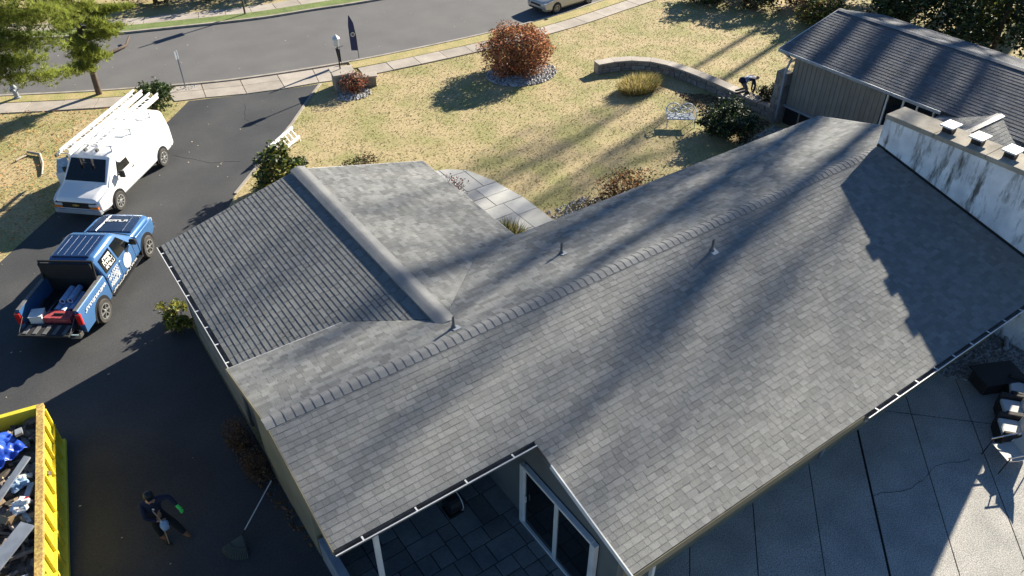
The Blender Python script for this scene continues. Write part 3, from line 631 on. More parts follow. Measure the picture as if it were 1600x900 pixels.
def pine(name, loc, trunk, tips, label):
    o = thing(name, loc, label, 'tree'); T = MB(); T.tube([p for p, r in trunk], [r for p, r in trunk], 10); T.build('trunk', M['bark'], o, smooth=60)
    mb = MB(); 
    for a, tip, n, rr in tips:
        a, tip = Vector(a), Vector(tip); mid = (a + tip) / 2 + Vector((0, 0, .15)); MB().tube([a, mid, tip], [.05, .035, .012], 5).build('branch', M['bark'], o)
        for _ in range(n):
            t = R.uniform(.3, 1.12) ** .7; q = a.lerp(tip, t) + Vector((R.gauss(0, rr * .9), R.gauss(0, rr * .9), R.gauss(0, rr * .3) - .1 * abs(R.gauss(0, rr))))
            up = Vector((R.gauss(0, .6), R.gauss(0, .6), 1)).normalized(); tn = R.uniform(.55, 1.4)
            for _ in range(13):
                d = (up + Vector((R.gauss(0, .75), R.gauss(0, .75), R.gauss(0, .6)))).normalized() * R.uniform(.18, .34)
                s = d.cross(Vector((R.random(), R.random(), R.random()))).normalized() * .013
                mb.add([q - s, q + s, q + d], [(0, 1, 2)], 0, tn * R.uniform(.8, 1.2))
    mb.build('crown', M['pine'], o, tone=True)
PA = [(3.58, 2.71), (3.83, 2.19), (4.46, 1.89), (4.7, 1.7), (4.28, 2.71), (4.95, 3.49), (5.5, 3.6), (6.05, 3.72), (6.5, 3.85), (5.5, 2.92), (6.0, 2.95), (5.14, 2.69), (4.2, 3.79), (3.55, 3.47), (4.86, 4.11), (3.78, 1.57), (3.33, 1.52), (4.28, 2.25), (3.0, 4.3), (3.6, 4.8), (4.4, 5.2), (5.2, 4.9), (3.2, 5.8), (4.8, 6.2), (4.0, 7.0)]
tips = [((.12, 0, z + .35), (x - 4.08, R.uniform(-.9, .5), z), 85 if x > 5.3 else 150, .15 if x > 5.3 else .27) for x, z in PA]
pine('pine_tree', (4.08, 41.5, .05), [((0, 0, 0), .15), ((.08, 0, 2.5), .125), ((.2, .05, 6), .09), ((.3, 0, 9), .03)], tips, 'slender pine with brown trunk on the verge casting a thin shadow over the sidewalk')
PB = [(1.52, 5.66), (1.94, 5.19), (2.74, 5.43), (3.0, 4.81), (.84, 3.41), (1.3, 3.53), (1.6, 3.58), (2.0, 3.0), (2.2, 2.75), (1.06, 4.71), (1.42, 4.37), (1.95, 4.53), (1.0, 4.19), (.6, 3.74), (2.5, 4.38), (2.64, 5.84), (1.97, 5.96), (.2, 3.3), (3.2, 5.4), (.3, 5.2), (.6, 6.2), (-.4, 4.4), (1.4, 6.8), (2.6, 6.7), (-.8, 6.0), (0, 7.4)]
tips = [((0, 0, z + .9), (x + 4.2, R.uniform(-.9, .9), z), 210, .36) for x, z in PB]
for k in range(26): z = R.uniform(3.5, 10); a = R.uniform(.9, 5.6); L = R.uniform(2.0, 3.6); tips.append(((0, 0, z + .5), (math.cos(a) * L, math.sin(a) * L, z), 70, .4))
pine('pine_tree', (-4.2, 37.6, 0), [((0, 0, 0), .3), ((0, 0, 6), .24), ((0, 0, 12), .08)], tips, 'broad pine with thick limbs hanging over the fire hydrant')

def tall_tree_mesh(h, seed):
    rr = random.Random(seed); mb = MB()
    def grow(p, d, L, r, depth):
        q = p + d * L; mid = (p + q) / 2 + Vector((rr.gauss(0, .05), rr.gauss(0, .05), rr.gauss(0, .03))) * L
        mb.tube([p, mid, q], [r, r * .85, r * .68], 5 if depth < 2 else 3, cap=False)
        if depth >= 4 or r < .008: return
        for k in range(3 if rr.random() < .5 else 2):
            dd = (d + Vector((rr.gauss(0, .45), rr.gauss(0, .45), rr.gauss(.12, .3)))).normalized(); grow(q, dd, L * rr.uniform(.6, .9), r * rr.uniform(.5, .7), depth + 1)
    n = 14; pts = [Vector((0, 0, 0))]; drift = Vector((0, 0, 0))
    for k in range(1, n + 1): drift += Vector((rr.gauss(0, .09), rr.gauss(0, .09), 0)); pts.append(Vector((drift.x, drift.y, h * k / n)))
    rs = [h * .0175 * (1 - .7 * (k / n) ** 1.6) for k in range(n + 1)]; mb.tube(pts, rs, 9)
    for k in range(12):
        t = rr.uniform(.45, .98); f = t * n; i = min(n - 1, int(f)); p = pts[i].lerp(pts[i + 1], f - i); a = rr.uniform(0, 6.283); el = rr.uniform(.5, 1.15)
        grow(p, Vector((math.cos(a) * math.cos(el), math.sin(a) * math.cos(el), math.sin(el))), h * rr.uniform(.07, .12) * (1.25 - .6 * t), h * .0062 * (1.35 - t), 0)
    return mb
bms = [tall_tree_mesh(31, s).mesh('limbs', M['bark']) for s in (3, 8, 21, 34)]
ca_, sa_ = math.cos(SAZ), math.sin(SAZ)
TREES = [(73, 4.6, .98, 1), (71, 6.2, 1.04, 2), (74, 8.5, 1.1, 3), (72, 10.6, 1.0, 0), (75, 12.4, 1.1, 1), (73, 16.2, 1.03, 2), (77, 18.1, .98, 3)]
for i, (q1, q2, s, k) in enumerate(TREES):
    o = thing('bare_tree', (q1 * ca_ - q2 * sa_, q1 * sa_ + q2 * ca_, 0), 'tall leafless tree beyond the wing, known by its soft shadow over the roofs', 'tree', rz=i * 1.3, group='bare trees beyond the wing'); o.scale = (s, s, s) if 5 < q2 < 14 else (s * .45, s * .45, s)
    link_mesh('trunk_and_limbs', bms[k], o, (0, 0, 0))
# hedges and evergreens
def evergreen(loc, d, n, size, mats, label, cat='tree', group=None):
    o = thing('evergreen_tree' if cat == 'tree' else 'hedge_shrub', loc, label, cat, group=group); mb = MB(); leaves(mb, (0, 0, d[2] * 1.02), d, n, size, list(range(len(mats))), clump=50, tr=(.5, 1.3), seed=loc[1]); mb.build('crown', [M[m] for m in mats], o, tone=True)
    MB().tube([(0, 0, 0), (0, 0, d[2] * 1.3)], [.16, .06], 8).build('trunk', M['bark'], o)
for i, (x, y, d, mm, lb) in enumerate([
    (43.6, 23.6, (2.6, 2.8, 2.4), ['leafd', 'leafg', 'leafd'], 'dense dark green evergreen behind the wing ridge'),
    (44.5, 18.8, (2.8, 3.0, 2.9), ['leafd', 'leafg', 'leafd'], 'large dark evergreen behind the wing roof beside the gold tinged tree'),
    (48.0, 21.5, (2.6, 2.6, 3.6), ['leafg', 'leafd', 'leafy'], 'tall evergreen with gold tinged top behind the other evergreens'),
    (43.0, 14.6, (2.6, 2.6, 2.6), ['leafd', 'leafg'], 'round dark evergreen half hidden by the wing roof'),
    (48.5, 27.5, (3.0, 2.8, 2.3), ['leafd', 'leafb', 'leafd'], 'shadowed evergreen with brown patches beyond the lawn')]):
    evergreen((x, y, 0), d, 9000, .13, mm, lb)
for i, (x, y, d, mm, lb) in enumerate([
    (40.5, 31.6, (1.8, 1.6, 1.0), ['leafb', 'leafd', 'leafg'], 'mottled brown and green shrub at the shaded lawn edge'),
    (43.4, 30.0, (1.9, 1.7, 1.15), ['leafb', 'leafo', 'leafd'], 'rusty brown shrub behind the lawn near the wing gable'),
    (38.8, 34.2, (1.7, 1.5, .8), ['leafg', 'leafd'], 'low dark green shrub at the far corner of the lawn'),
    (42.4, 34.0, (2.2, 1.8, 1.3), ['leafd', 'leafd', 'leafr'], 'dark shrub with a few red leaves behind the lawn corner'),
    (41.2, 27.6, (1.5, 1.4, .8), ['leafb', 'leafg', 'leafy'], 'straggly yellowing shrub beside the wing gable')]):
    evergreen((x, y, 0), d, 4200, .1, mm, lb, 'shrub')
for i, (x, y, d) in enumerate([(10.2, 54.0, (2.3, 1.6, 1.2)), (13.6, 53.0, (1.7, 1.4, 1.2)), (18.2, 52.0, (2.6, 1.4, 1.2)), (22.8, 51.4, (2.2, 1.4, 1.0)), (4.0, 57.0, (3.0, 2.0, 2.0))]):
    evergreen((x, y, 0), d, 4500, .1, ['leafd', 'leafd', 'leafb'], 'dark clipped hedge shrub behind the far sidewalk', 'shrub', 'hedge shrubs behind the far sidewalk')

# ------------------------------------------------------------ pebble beds, leaves, grass
def pebbles(name, poly, n, s, m, label, cat='pebbles', hole=None):
    mb = MB(); xs = [p[0] for p in poly]; ys = [p[1] for p in poly]; k = 0
    while k < n:
        x, y = R.uniform(min(xs), max(xs)), R.uniform(min(ys), max(ys))
        if not inside((x, y), poly) or (hole and inside((x, y), hole)): continue
        r = s * R.uniform(.5, 1.5); a = R.uniform(0, 6.28); ca, sa = math.cos(a), math.sin(a); e = R.uniform(.6, 1)
        vs = [(x + ca * r, y + sa * r, r * .35), (x - sa * r * e, y + ca * r * e, r * .4), (x - ca * r, y - sa * r, r * .3), (x + sa * r * e, y - ca * r * e, r * .4), (x + R.uniform(-.3, .3) * r, y + R.uniform(-.3, .3) * r, r * .95)]
        mb.add(vs, [(0, 1, 4), (1, 2, 4), (2, 3, 4), (3, 0, 4)], 0, R.uniform(.5, 1.4)); k += 1
    o = mb.build(name, M[m], tone=True); tag(o, label, cat, kind="stuff"); return o
circ = lambda cx, cy, a, b, n=20: [(cx + a * math.cos(6.283 * i / n), cy + b * math.sin(6.283 * i / n)) for i in range(n)]
pebbles('pebble_ring', circ(22.75, 31.75, 1.95, 1.6), 1900, .07, 'pebble', 'white stones ringing the big autumn bush')
pebbles('pebble_bed', [(15.75, 20.3), (17.6, 20.3), (22, 17.6), (22, 15.9), (15.75, 15.9)], 2400, .06, 'pebble', 'white stones along the house front by the walk')
pebbles('pebble_bed', [(25.2, 19.6), (28.9, 20.2), (29.0, 16.3), (24, 16.0), (22, 17.2)], 3000, .065, 'pebble', 'pale stones between the dark evergreen shrub and the wing')
pebbles('pebble_bed', [(29.75, 23.2), (31.2, 22.6), (30.6, 20.9), (29.65, 20.9)], 900, .07, 'pebble', 'pale stones behind the end of the garden wall')
pebbles('pebble_bed', circ(14.4, 34.3, .9, .6), 350, .06, 'pebble', 'pale stones under the twiggy shrub at the pier')
pebbles('pebble_bed', circ(7.9, 39.8, .55, .3), 200, .05, 'pebble', 'pale stones at the foot of the street sign')
pebbles('river_stone_bed', [(19.9, 6.5), (20.6, 5.6), (23.0, 4.8), (23.0, 6.5)], 2200, .055, 'river', 'dark river stones under the eave beside the patio')
pebbles('leaf_mulch', [(26.8, 30.2), (28.3, 29.9), (29.3, 28.6), (28.9, 28.2), (27.6, 29.3)], 600, .07, 'leafb', 'dry leaf mulch behind the curved wall', 'mulch')
pebbles('leaf_mulch', [(26.5, 19.9), (28.9, 20.3), (28.9, 24.2), (27.6, 25.5), (27.2, 22.5)], 1500, .05, 'leafb', 'dry leaf mulch in front of the garden wall', 'mulch')
pebbles('leaf_mulch', [(1.7, 16.0), (2.4, 16.0), (2.4, 11.4), (2.1, 12.5)], 260, .04, 'leafb', 'leaf litter at the foot of the tan gable wall', 'mulch')
NO = [DRIVE, WALK, [(2, 5), (25.2, 5), (25.2, 16), (11.6, 16), (11.6, 21.8), (2, 21.8)], [(29, 21), (37, 21), (37, -4), (29, -4)]]
kd = [(p.x, p.y) for p in NEAR]
def lawn_ok(x, y):
    if any(inside((x, y), q) for q in NO): return False
    for (x0, y0), (x1, y1) in zip(kd, kd[1:]):
        if x0 <= x <= x1: return y < y0 + (y1 - y0) * (x - x0) / (x1 - x0) - 2.25
    return False
mb = MB(); k = 0
while k < 45000:
    x, y = R.uniform(-2, 42), R.uniform(16, 42)
    if not lawn_ok(x, y): continue
    nv = noise.noise(Vector((x * .6, y * .6, 0))) + .5 * noise.noise(Vector((x * 2.2, y * 2.2, 4))); mi = 0 if nv < -.05 + R.gauss(0, .25) else 1
    a = R.uniform(0, 6.28); h = R.uniform(.015, .05); wx, wy = math.cos(a) * .028, math.sin(a) * .028; lx, ly = R.gauss(0, .05), R.gauss(0, .05)
    mb.add([(x - wx, y - wy, 0), (x + wx, y + wy, 0), (x + lx, y + ly, h)], [(0, 1, 2)], mi, R.uniform(.7, 1.2)); k += 1
M['blade1'] = mat('dry_blade', (.5, .4, .21), .9, attr=True, trans=.3); M['blade2'] = mat('green_blade', (.37, .34, .135), .9, attr=True, trans=.3)
tag(mb.build('grass', [M['blade1'], M['blade2']], tone=True), 'short half dry grass of the front lawn', 'grass', kind='stuff')
mb = MB(); k = 0
while k < 1700:
    x, y = R.uniform(-4, 40), R.uniform(9, 49); on_l = lawn_ok(x, y)
    if inside((x, y), NO[2]) or inside((x, y), NO[3]) or (not on_l and R.random() < .86): continue
    a = R.uniform(0, 6.28); r = R.uniform(.018, .045); z = .02 if not inside((x, y), DRIVE) else .014
    if y > 36 and not on_l: z = .1 if R.random() < .1 else .012
    mb.add([(x + r * math.cos(a + q), y + r * .8 * math.sin(a + q), z + R.uniform(.004, .03)) for q in (0, 1.6, 3.1, 4.7)], [(0, 1, 2, 3)], 0 if not on_l or R.random() < .35 else 1, R.uniform(.6, 1.3)); k += 1
k = 0
while k < 1500:
    x, y = R.uniform(-3, 5), R.uniform(29, 42)
    if not lawn_ok(x, y): continue
    a = R.uniform(0, 6.28); r = R.uniform(.03, .06); mb.add([(x + r * math.cos(a + q), y + r * .7 * math.sin(a + q), .03 + R.uniform(.004, .05)) for q in (0, 1.6, 3.1, 4.7)], [(0, 1, 2, 3)], 2, R.uniform(.6, 1.3)); k += 1
tag(mb.build('fallen_leaves', [M['pleaf'], M['leafb'], M['leafo']], tone=True), 'fallen leaves scattered over the lawn, street and driveway', 'leaves', kind='stuff')
def branch(name, pts, r, label):
    o = thing(name, (*pts[0][:2], 0), label, 'branch'); c = Vector((*pts[0][:2], 0))
    MB().tube([Vector(p) - c for p in pts], [r, r * .95, r * .8, r * .5][:len(pts)], 7).build('limb', M['conc'] if 'pale' in label else M['bark'], o, smooth=60)
    MB().tube([Vector(pts[1]) - c, Vector(pts[1]) - c + Vector((.25, .2, .05))], [r * .5, r * .3], 6).build('twig', M['bark'], o)
branch('fallen_branch', [(.15, 36.9, .1), (.55, 36.4, .09), (.5, 35.4, .09), (.3, 34.5, .06)], .06, 'pale crooked fallen branch on the lawn beside the van')
branch('fallen_branch', [(-.4, 36.4, .07), (-.1, 36.6, .07), (.05, 36.7, .05)], .045, 'short pale fallen stick at the lawn edge')
branch('fallen_branch', [(5.0, 46.4, .1), (6.0, 46.7, .14), (6.8, 47.3, .12), (7.2, 48.1, .3)], .09, 'brown fallen limb lying in the street behind the slender pine')

# ------------------------------------------------------------ vehicles
def vsec(x, w, zb, zs_, zb2, zt, wt):
    h = [(w * .88, zb), (w, zb + .14), (w * 1.0, zs_), (w * .985, zb2), (wt, zt - .13), (wt - .05, zt - .05), (wt - .16, zt - .01), (0, zt)]
    return [(x, y, z) for y, z in h] + [(x, -y, z) for y, z in h[-2::-1]]
def wheel(parent, x, y, r, wd, rim, spokes, side):
    s = 1 if side > 0 else -1
    t = MB().lathe((x, y, r), [(r * .62, -wd / 2), (r * .93, -wd / 2), (r, -wd / 2 + .035), (r, wd / 2 - .035), (r * .93, wd / 2), (r * .62, wd / 2), (r * .6, wd / 2 - .05), (r * .6, -wd / 2 + .05), (r * .62, -wd / 2)], 28, axis='Y', cap=False).build('wheel', M['tyre'], parent, smooth=35)
    ro = y + s * (wd / 2 - .012); mb = MB()
    mb.lathe((x, ro, r), [(r * .66, -.05 * s), (r * .66, .014 * s), (r * .58, .014 * s), (r * .55, -.05 * s)], 28, axis='Y', cap=False)
    mb.lathe((x, ro, r), [(r * .17, -.05 * s), (r * .17, .0), (r * .1, .02 * s), (.005, .02 * s)], 16, axis='Y')
    for k in range(spokes):
        a = 6.2832 * k / spokes; d = Vector((math.cos(a), 0, math.sin(a))); c = Vector((x, ro - .012 * s, r)); mb.bar(c + d * r * .12, c + d * r * .6, .03, r * .17, up=(0, 1, 0))
    mb.build('rim', rim, t, smooth=35, off=False)
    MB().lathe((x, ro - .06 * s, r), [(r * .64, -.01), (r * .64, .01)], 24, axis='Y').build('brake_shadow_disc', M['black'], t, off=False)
    return t
def arch(parent, x, y, r, zc, rr=None):
    n = 18; s = 1 if y > 0 else -1; pts = [(x + r * math.cos(math.pi * k / n), zc + r * math.sin(math.pi * k / n)) for k in range(n + 1)] + [(x - r, zc - .12), (x + r, zc - .12)]
    mb = MB(); mb.add([(a, y, b) for a, b in pts] + [(a, y - .12 * s, b) for a, b in pts], [tuple(range(len(pts))), tuple(range(len(pts), 2 * len(pts)))[::-1]] + [(i, (i + 1) % len(pts), len(pts) + (i + 1) % len(pts), len(pts) + i) for i in range(len(pts))])
    return mb.build('wheel_arch', M['black'], parent)
def panel(parent, name, pts, off, m, th=.012):
    p = [Vector(q) for q in pts]; n = (p[1] - p[0]).cross(p[2] - p[0]).normalized()
    if n.dot(Vector(off)) < 0: n = -n; p = p[::-1]
    k = len(p); a = [q + n * th for q in p]; b = [q - n * .02 for q in p]
    return MB().add(a + b, [tuple(range(k)), tuple(range(k, 2 * k))[::-1]] + [(i + k, (i + 1) % k + k, (i + 1) % k, i) for i in range(k)]).build(name, m, parent)
def ribbon_text(parent, name, p0, dx, up, n, h, m, nrm, seed=1, gapk=.35):
    """row of small letter-like strokes"""
    rr = random.Random(seed); mb = MB(); p = Vector(p0); dx = Vector(dx); up = Vector(up); wv = dx / n
    for i in range(n):
        a = p + wv * i; b = a + wv * (1 - gapk); u = up * h; k = rr.randrange(4); off = Vector(nrm) * .016
        def st(q0, q1, t):
            d = (q1 - q0).normalized(); s = d.cross(Vector(nrm)).normalized() * t; mb.add([q0 + off - s, q1 + off - s, q1 + off + s, q0 + off + s], [(0, 1, 2, 3)])
        t = h * .13
        st(a, a + u, t)
        if k != 1: st(a + u, b + u, t)
        if k in (0, 2): st(a + u * .5, b + u * .5, t)
        if k in (1, 2): st(a, b, t)
        if k in (0, 3): st(b, b + u, t)
    return mb.build(name, m, parent)

def soft(o):
    m = o.modifiers.new('soften', 'BEVEL'); m.width = .07; m.segments = 3; m.limit_method = 'ANGLE'; m.angle_limit = rad(18)
    o.data.shade_smooth(); return o
# white van
VAN = thing('cargo_van', (2.83, 31.85, .008), 'white cargo van with ladders on its roof rack parked on the driveway', 'van', rz=rad(227.4))
vs_ = [vsec(2.82, .84, .45, .66, .84, .93, .76), vsec(2.74, .93, .36, .7, .93, 1.03, .83), vsec(2.45, .98, .34, .75, 1.02, 1.13, .88), vsec(1.98, 1.0, .34, .8, 1.13, 1.24, .92), vsec(1.22, 1.0, .34, .85, 1.25, 2.0, .86), vsec(.9, 1.0, .34, .85, 1.28, 2.1, .86), vsec(-2.3, 1.0, .34, .85, 1.28, 2.1, .86), vsec(-2.7, .99, .36, .85, 1.28, 2.06, .84), vsec(-2.84, .95, .42, .85, 1.25, 1.98, .8)]
soft(MB().loft(vs_).build('body', M['paintw'], VAN, smooth=32))
wsz = lambda t: (1.98 - .76 * t, 1.235 + .76 * t)
(xa, za), (xb, zb_) = wsz(.06), wsz(.88)
panel(VAN, 'windshield', [(xa, -.80, za), (xa, .80, za), (xb, .70, zb_), (xb, -.70, zb_)], (1, 0, 1), M['glass'])
for s in (1, -1):
    yy = lambda z: s * (.985 - (z - 1.26) * .21)
    panel(VAN, 'side_window', [(1.32, yy(1.3), 1.3), (.42, yy(1.3), 1.3), (.5, yy(1.85), 1.86), (1.0, yy(1.85), 1.86)], (0, s, .2), M['glass'])
    mr = MB().box((1.3, s * 1.16, 1.33), (.1, .2, .28)).build('mirror', M['black'], VAN, bevel=.02); MB().box((1.3, s * 1.03, 1.28), (.05, .1, .05)).build('mirror_arm', M['black'], mr)
    for x in (1.72, -1.75): arch(VAN, x, s * 1.008, .44, .42); wheel(VAN, x, s * .92, .375, .24, M['rim'], 8, s)
    MB().box((2.80, s * .68, .80), (.12, .3, .1)).build('headlight', M['lens'], VAN); MB().box((2.79, s * .72, .69), (.15, .34, .09)).build('indicator', M['amber'], VAN)
    MB().box((.3, s * 1.0, 1.12), (.18, .03, .03)).build('door_handle', M['black'], VAN)
MB().box((2.81, 0, .76), (.07, 1.6, .24)).build('grille', M['black'], VAN)
bg_ = MB().box((2.852, 0, .775), (.014, .26, .05)).build('badge', M['gold'], VAN); MB().box((2.856, 0, .775), (.014, .09, .09)).build('badge_center', M['gold'], bg_)
MB().box((2.78, 0, .5), (.2, 1.84, .2)).build('bumper', M['greyb'], VAN, bevel=.04); MB().box((-2.88, 0, .52), (.14, 1.8, .16)).build('bumper', M['alu'], VAN, bevel=.03)
dr = panel(VAN, 'passenger_door', [(1.2, -1.02, .5), (1.45, -1.5, .5), (1.45, -1.5, 1.25), (1.2, -1.02, 1.25)], (1, 0, 0), M['paintw'], .05); panel(dr, 'window', [(1.21, -1.03, 1.27), (1.43, -1.46, 1.27), (1.36, -1.32, 1.8), (1.2, -1.0, 1.84)], (1, 0, 0), M['pblue'], .03)
for x in (.9, -.5, -2.0):
    rk = MB().bar((x, -.85, 2.28), (x, .85, 2.28), .06, .05).build('rack_bar', M['paintw'], VAN)
    for s in (1, -1): MB().box((x, s * .78, 2.17), (.06, .06, .24)).build('rack_foot', M['paintw'], rk)
ca, sa = math.cos(rad(227.4)), math.sin(rad(227.4))
def ladder(name, x0, x1, y0, wd, z, label, mm, flip=0):
    o = thing(name, (2.83, 31.85, .008 + z), label, 'ladder', rz=rad(227.4))
    for s in (-1, 1):
        for k in (0, 1): MB().bar((x0 - k * .12, y0 + s * (wd / 2 - .05 * k), .05 + k * .1), (x1 - k * .12, y0 + s * (wd / 2 - .05 * k), .05 + k * .1), .035, .09).build('rail', mm, o)
    x = x0 + .2
    while x < x1: MB().tube([(x, y0 - wd / 2, .06), (x, y0 + wd / 2, .06)], .018, 6).build('rung', mm, o); x += .3
    for s in (-1, 1): MB().box((x1 + .05, y0 + s * wd / 2, .04), (.14, .08, .1)).build('foot', M['alu'], o)
ladder('extension_ladder', -3.5, 1.9, -.5, .46, 2.305, 'white extension ladder on the van rack, on the lawn side', M['paintw'])
ladder('extension_ladder', -3.3, 1.35, .32, .46, 2.305, 'white extension ladder on the van rack, on the driveway side', M['paintw'])

# blue pickup
TK = thing('pickup_truck', (.53, 25.18, .008), 'blue wrapped pickup truck with its tailgate down and tools in the bed', 'truck', rz=rad(53.6))
ts = [vsec(2.88, .82, .55, .8, .98, 1.05, .72), vsec(2.8, .92, .45, .82, 1.02, 1.12, .8), vsec(2.5, .98, .42, .85, 1.08, 1.18, .86), vsec(1.45, 1.0, .42, .85, 1.14, 1.24, .88), vsec(1.32, 1.0, .42, .85, 1.15, 1.26, .88)]
soft(MB().loft(ts).build('hood', M['paintb'], TK, smooth=32))
hp = MB().prism([(2.62, -.7), (2.62, .7), (1.5, .78), (1.5, -.78)], 1.1, lambda x, y: 1.2 + (2.62 - x) * .055).build('hood_panel', M['paintn'], TK, bevel=.03)
for s in (-1, 1): MB().bar((2.6, s * .4, 1.21), (1.55, s * .46, 1.268), .03, .02).build('hood_crease', M['paintn'], hp)
ts = [vsec(1.33, 1.0, .42, .85, 1.15, 1.25, .88), vsec(.62, 1.0, .42, .85, 1.19, 1.82, .76), vsec(.35, 1.0, .42, .85, 1.2, 1.89, .76), vsec(-.78, 1.0, .42, .85, 1.2, 1.88, .76), vsec(-.98, 1.0, .42, .85, 1.2, 1.80, .74)]
soft(MB().loft(ts).build('cab', M['paintb'], TK, smooth=32))
MB().prism([(.4, -.6), (.4, .6), (-.85, .6), (-.85, -.6)], 1.8, 1.897).build('roof_panel', M['paintn'], TK, bevel=.03)
for k in range(5): MB().bar((.3, -.45 + k * .225, 1.9), (-.75, -.45 + k * .225, 1.898), .018, .008).build('roof_rib', M['paintn'], TK)
wz = lambda t: (1.33 - .71 * t, 1.25 + .57 * t)
(xa, za), (xb, zb_) = wz(.08), wz(.92); panel(TK, 'windshield', [(xa, -.76, za), (xa, .76, za), (xb, .62, zb_), (xb, -.62, zb_)], (1, 0, 1), M['glass'])
panel(TK, 'rear_window', [(-.985, -.62, 1.32), (-.985, .62, 1.32), (-.985, .6, 1.7), (-.985, -.6, 1.7)], (-1, 0, 0), M['glass'])
for s in (1, -1):
    yy = lambda z: s * (.985 - (z - 1.2) * .40)
    panel(TK, 'side_window', [(.88, yy(1.23), 1.23), (.02, yy(1.23), 1.23), (.06, yy(1.68), 1.69), (.55, yy(1.68), 1.69)], (0, s, .3), M['glass'])
    b = panel(TK, 'side_window', [(-.1, yy(1.23), 1.23), (-.85, yy(1.23), 1.23), (-.78, yy(1.66), 1.67), (-.06, yy(1.68), 1.69)], (0, s, .3), M['glass'])
    for k in range(3): z = 1.29 + k * .12; ribbon_text(b, 'decal_lettering', (-.16 if s < 0 else -.72, yy(z) + s * .004, z), (-.56 if s < 0 else .56, 0, 0), (0, -s * .37, .93), 5, .085, M['white'], (0, s * .93, .37), 3 + k, .2)
    mr = MB().box((.86, s * 1.14, 1.3), (.12, .22, .2)).build('mirror', M['black'], TK, bevel=.03); MB().box((.86, s * 1.0, 1.24), (.06, .12, .05)).build('mirror_arm', M['black'], mr)
    for x in (1.86, -1.72): arch(TK, x, s * 1.012, .5, .42); wheel(TK, x, s * .93, .4, .27, M['rimd'], 6, s)
    sd_ = MB().loft([[(x, s * 1.0, .45), (x, s * 1.01, .62), (x, s * 1.0, .95), (x, s * .97, 1.24), (x, s * .94, 1.28), (x, s * .84, 1.28), (x, s * .83, .7), (x, s * .83, .45)] for x in (-1.03, -2.8)]).build('bed_side', M['paintb'], TK, smooth=40)
    MB().bar((-1.05, s * .87, 1.29), (-2.8, s * .87, 1.29), .11, .03).build('bed_rail', M['alu'], sd_)
    MB().box((-2.82, s * .93, .98), (.1, .16, .42)).build('taillight', M['red'], TK, bevel=.03); MB().box((2.78, s * .74, .92), (.14, .34, .16)).build('headlight', M['lens'], TK, bevel=.03)
    MB().bar((1.3, s * 1.0, .4), (-.95, s * 1.0, .4), .1, .05).build('running_board', M['black'], TK)
    for x in (.0, -.8): MB().box((x, s * 1.005, 1.08), (.16, .03, .035)).build('door_handle', M['paintb'], TK)
    MB().lathe((.42, s * 1.004, .86), [(.26, -.006), (.26, .010), (.005, .012)], 26, axis='Y').build('round_decal', M['white'], TK).scale = (1.0, 1, 1)
    for k in range(4): z = 1.07 - k * .12; ribbon_text(TK, 'decal_lettering', (-.22 if s < 0 else -.9, s * 1.001, z), (-.68 if s < 0 else .68, 0, 0), (0, 0, 1), 6, .085, M['white'], (0, s, 0), 11 + k, .2)
    ribbon_text(TK, 'decal_lettering', (.95 if s < 0 else -.95, s * .998, .5), (-1.9 if s < 0 else 1.9, 0, 0), (0, 0, 1), 14, .065, M['white'], (0, s, 0), 31, .3)
    ribbon_text(TK, 'decal_lettering', (-1.15 if s < 0 else -2.6, s * 1.003, 1.02), (-1.45 if s < 0 else 1.45, 0, 0), (0, -.08 * s, 1), 11, .09, M['white'], (0, s, 0), 37, .3)
ribbon_text(hp, 'decal_lettering', (2.15, .4, 1.236), (0, -.8, 0), (.98, 0, -.05), 6, .12, M['white'], (.05, 0, 1), 5, .25)
MB().box((-1.92, 0, .66), (1.78, 1.68, .1)).build('bed_floor', M['bed'], TK); MB().box((-1.06, 0, .98), (.06, 1.68, .58)).build('bed_front', M['bed'], TK)
tg = MB().box((-3.1, 0, .74), (.56, 1.56, .07)).build('tailgate', M['bed'], TK, bevel=.015)
for k in range(5): MB().box((-3.1, -.6 + k * .3, .785), (.4, .12, .02)).build('tailgate_rib', M['alu'], tg)
for s in (-1, 1): MB().tube([(-2.82, s * .8, 1.05), (-3.25, s * .78, .79)], .012, 6).build('tailgate_cable', M['alu'], tg)
MB().box((-2.98, 0, .52), (.24, 1.86, .2)).build('bumper', M['chrome'], TK, bevel=.04); MB().box((2.88, 0, .58), (.2, 1.8, .24)).build('bumper', M['chrome'], TK, bevel=.05); MB().box((2.87, 0, .92), (.06, 1.1, .22)).build('grille', M['black'], TK)
tn = thing('tonneau_cover', (0, 0, 0), None, None); tn.parent = TK
bpy.data.objects.remove(tn)
tc_ = MB().box((-1.2, 0, 1.58), (.06, 1.66, .62), M=Matrix.Rotation(rad(-8), 3, 'Y')).build('tonneau_cover', M['bed'], TK)
for s in (-1, 1): MB().bar((-1.25, s * .84, 1.27), (-1.14, s * .84, 1.93), .05, .05).build('tonneau_frame', M['black'], tc_)
MB().bar((-1.15, -.86, 1.92), (-1.15, .86, 1.92), .05, .06).build('tonneau_frame', M['black'], tc_)
def on(root, loc): return root.matrix_basis @ Vector(loc)
for s_ in (-1, 1):
    for x in (.98, -.06, -.97): MB().bar((x, s_ * 1.004, .47), (x, s_ * .992, 1.16), .012, .012).build('door_seam', M['black'], TK)
    for x in (1.38, .28, -2.55): MB().bar((x, s_ * 1.002, .48), (x, s_ * .99, 1.24), .012, .012).build('door_seam', M['alu'], VAN)
TM = Matrix.Translation(TK.location) @ Matrix.Rotation(rad(53.6), 4, 'Z')
def cargo(name, p, label, cat): q = TM @ Vector(p); return thing(name, q, label, cat, rz=rad(53.6))
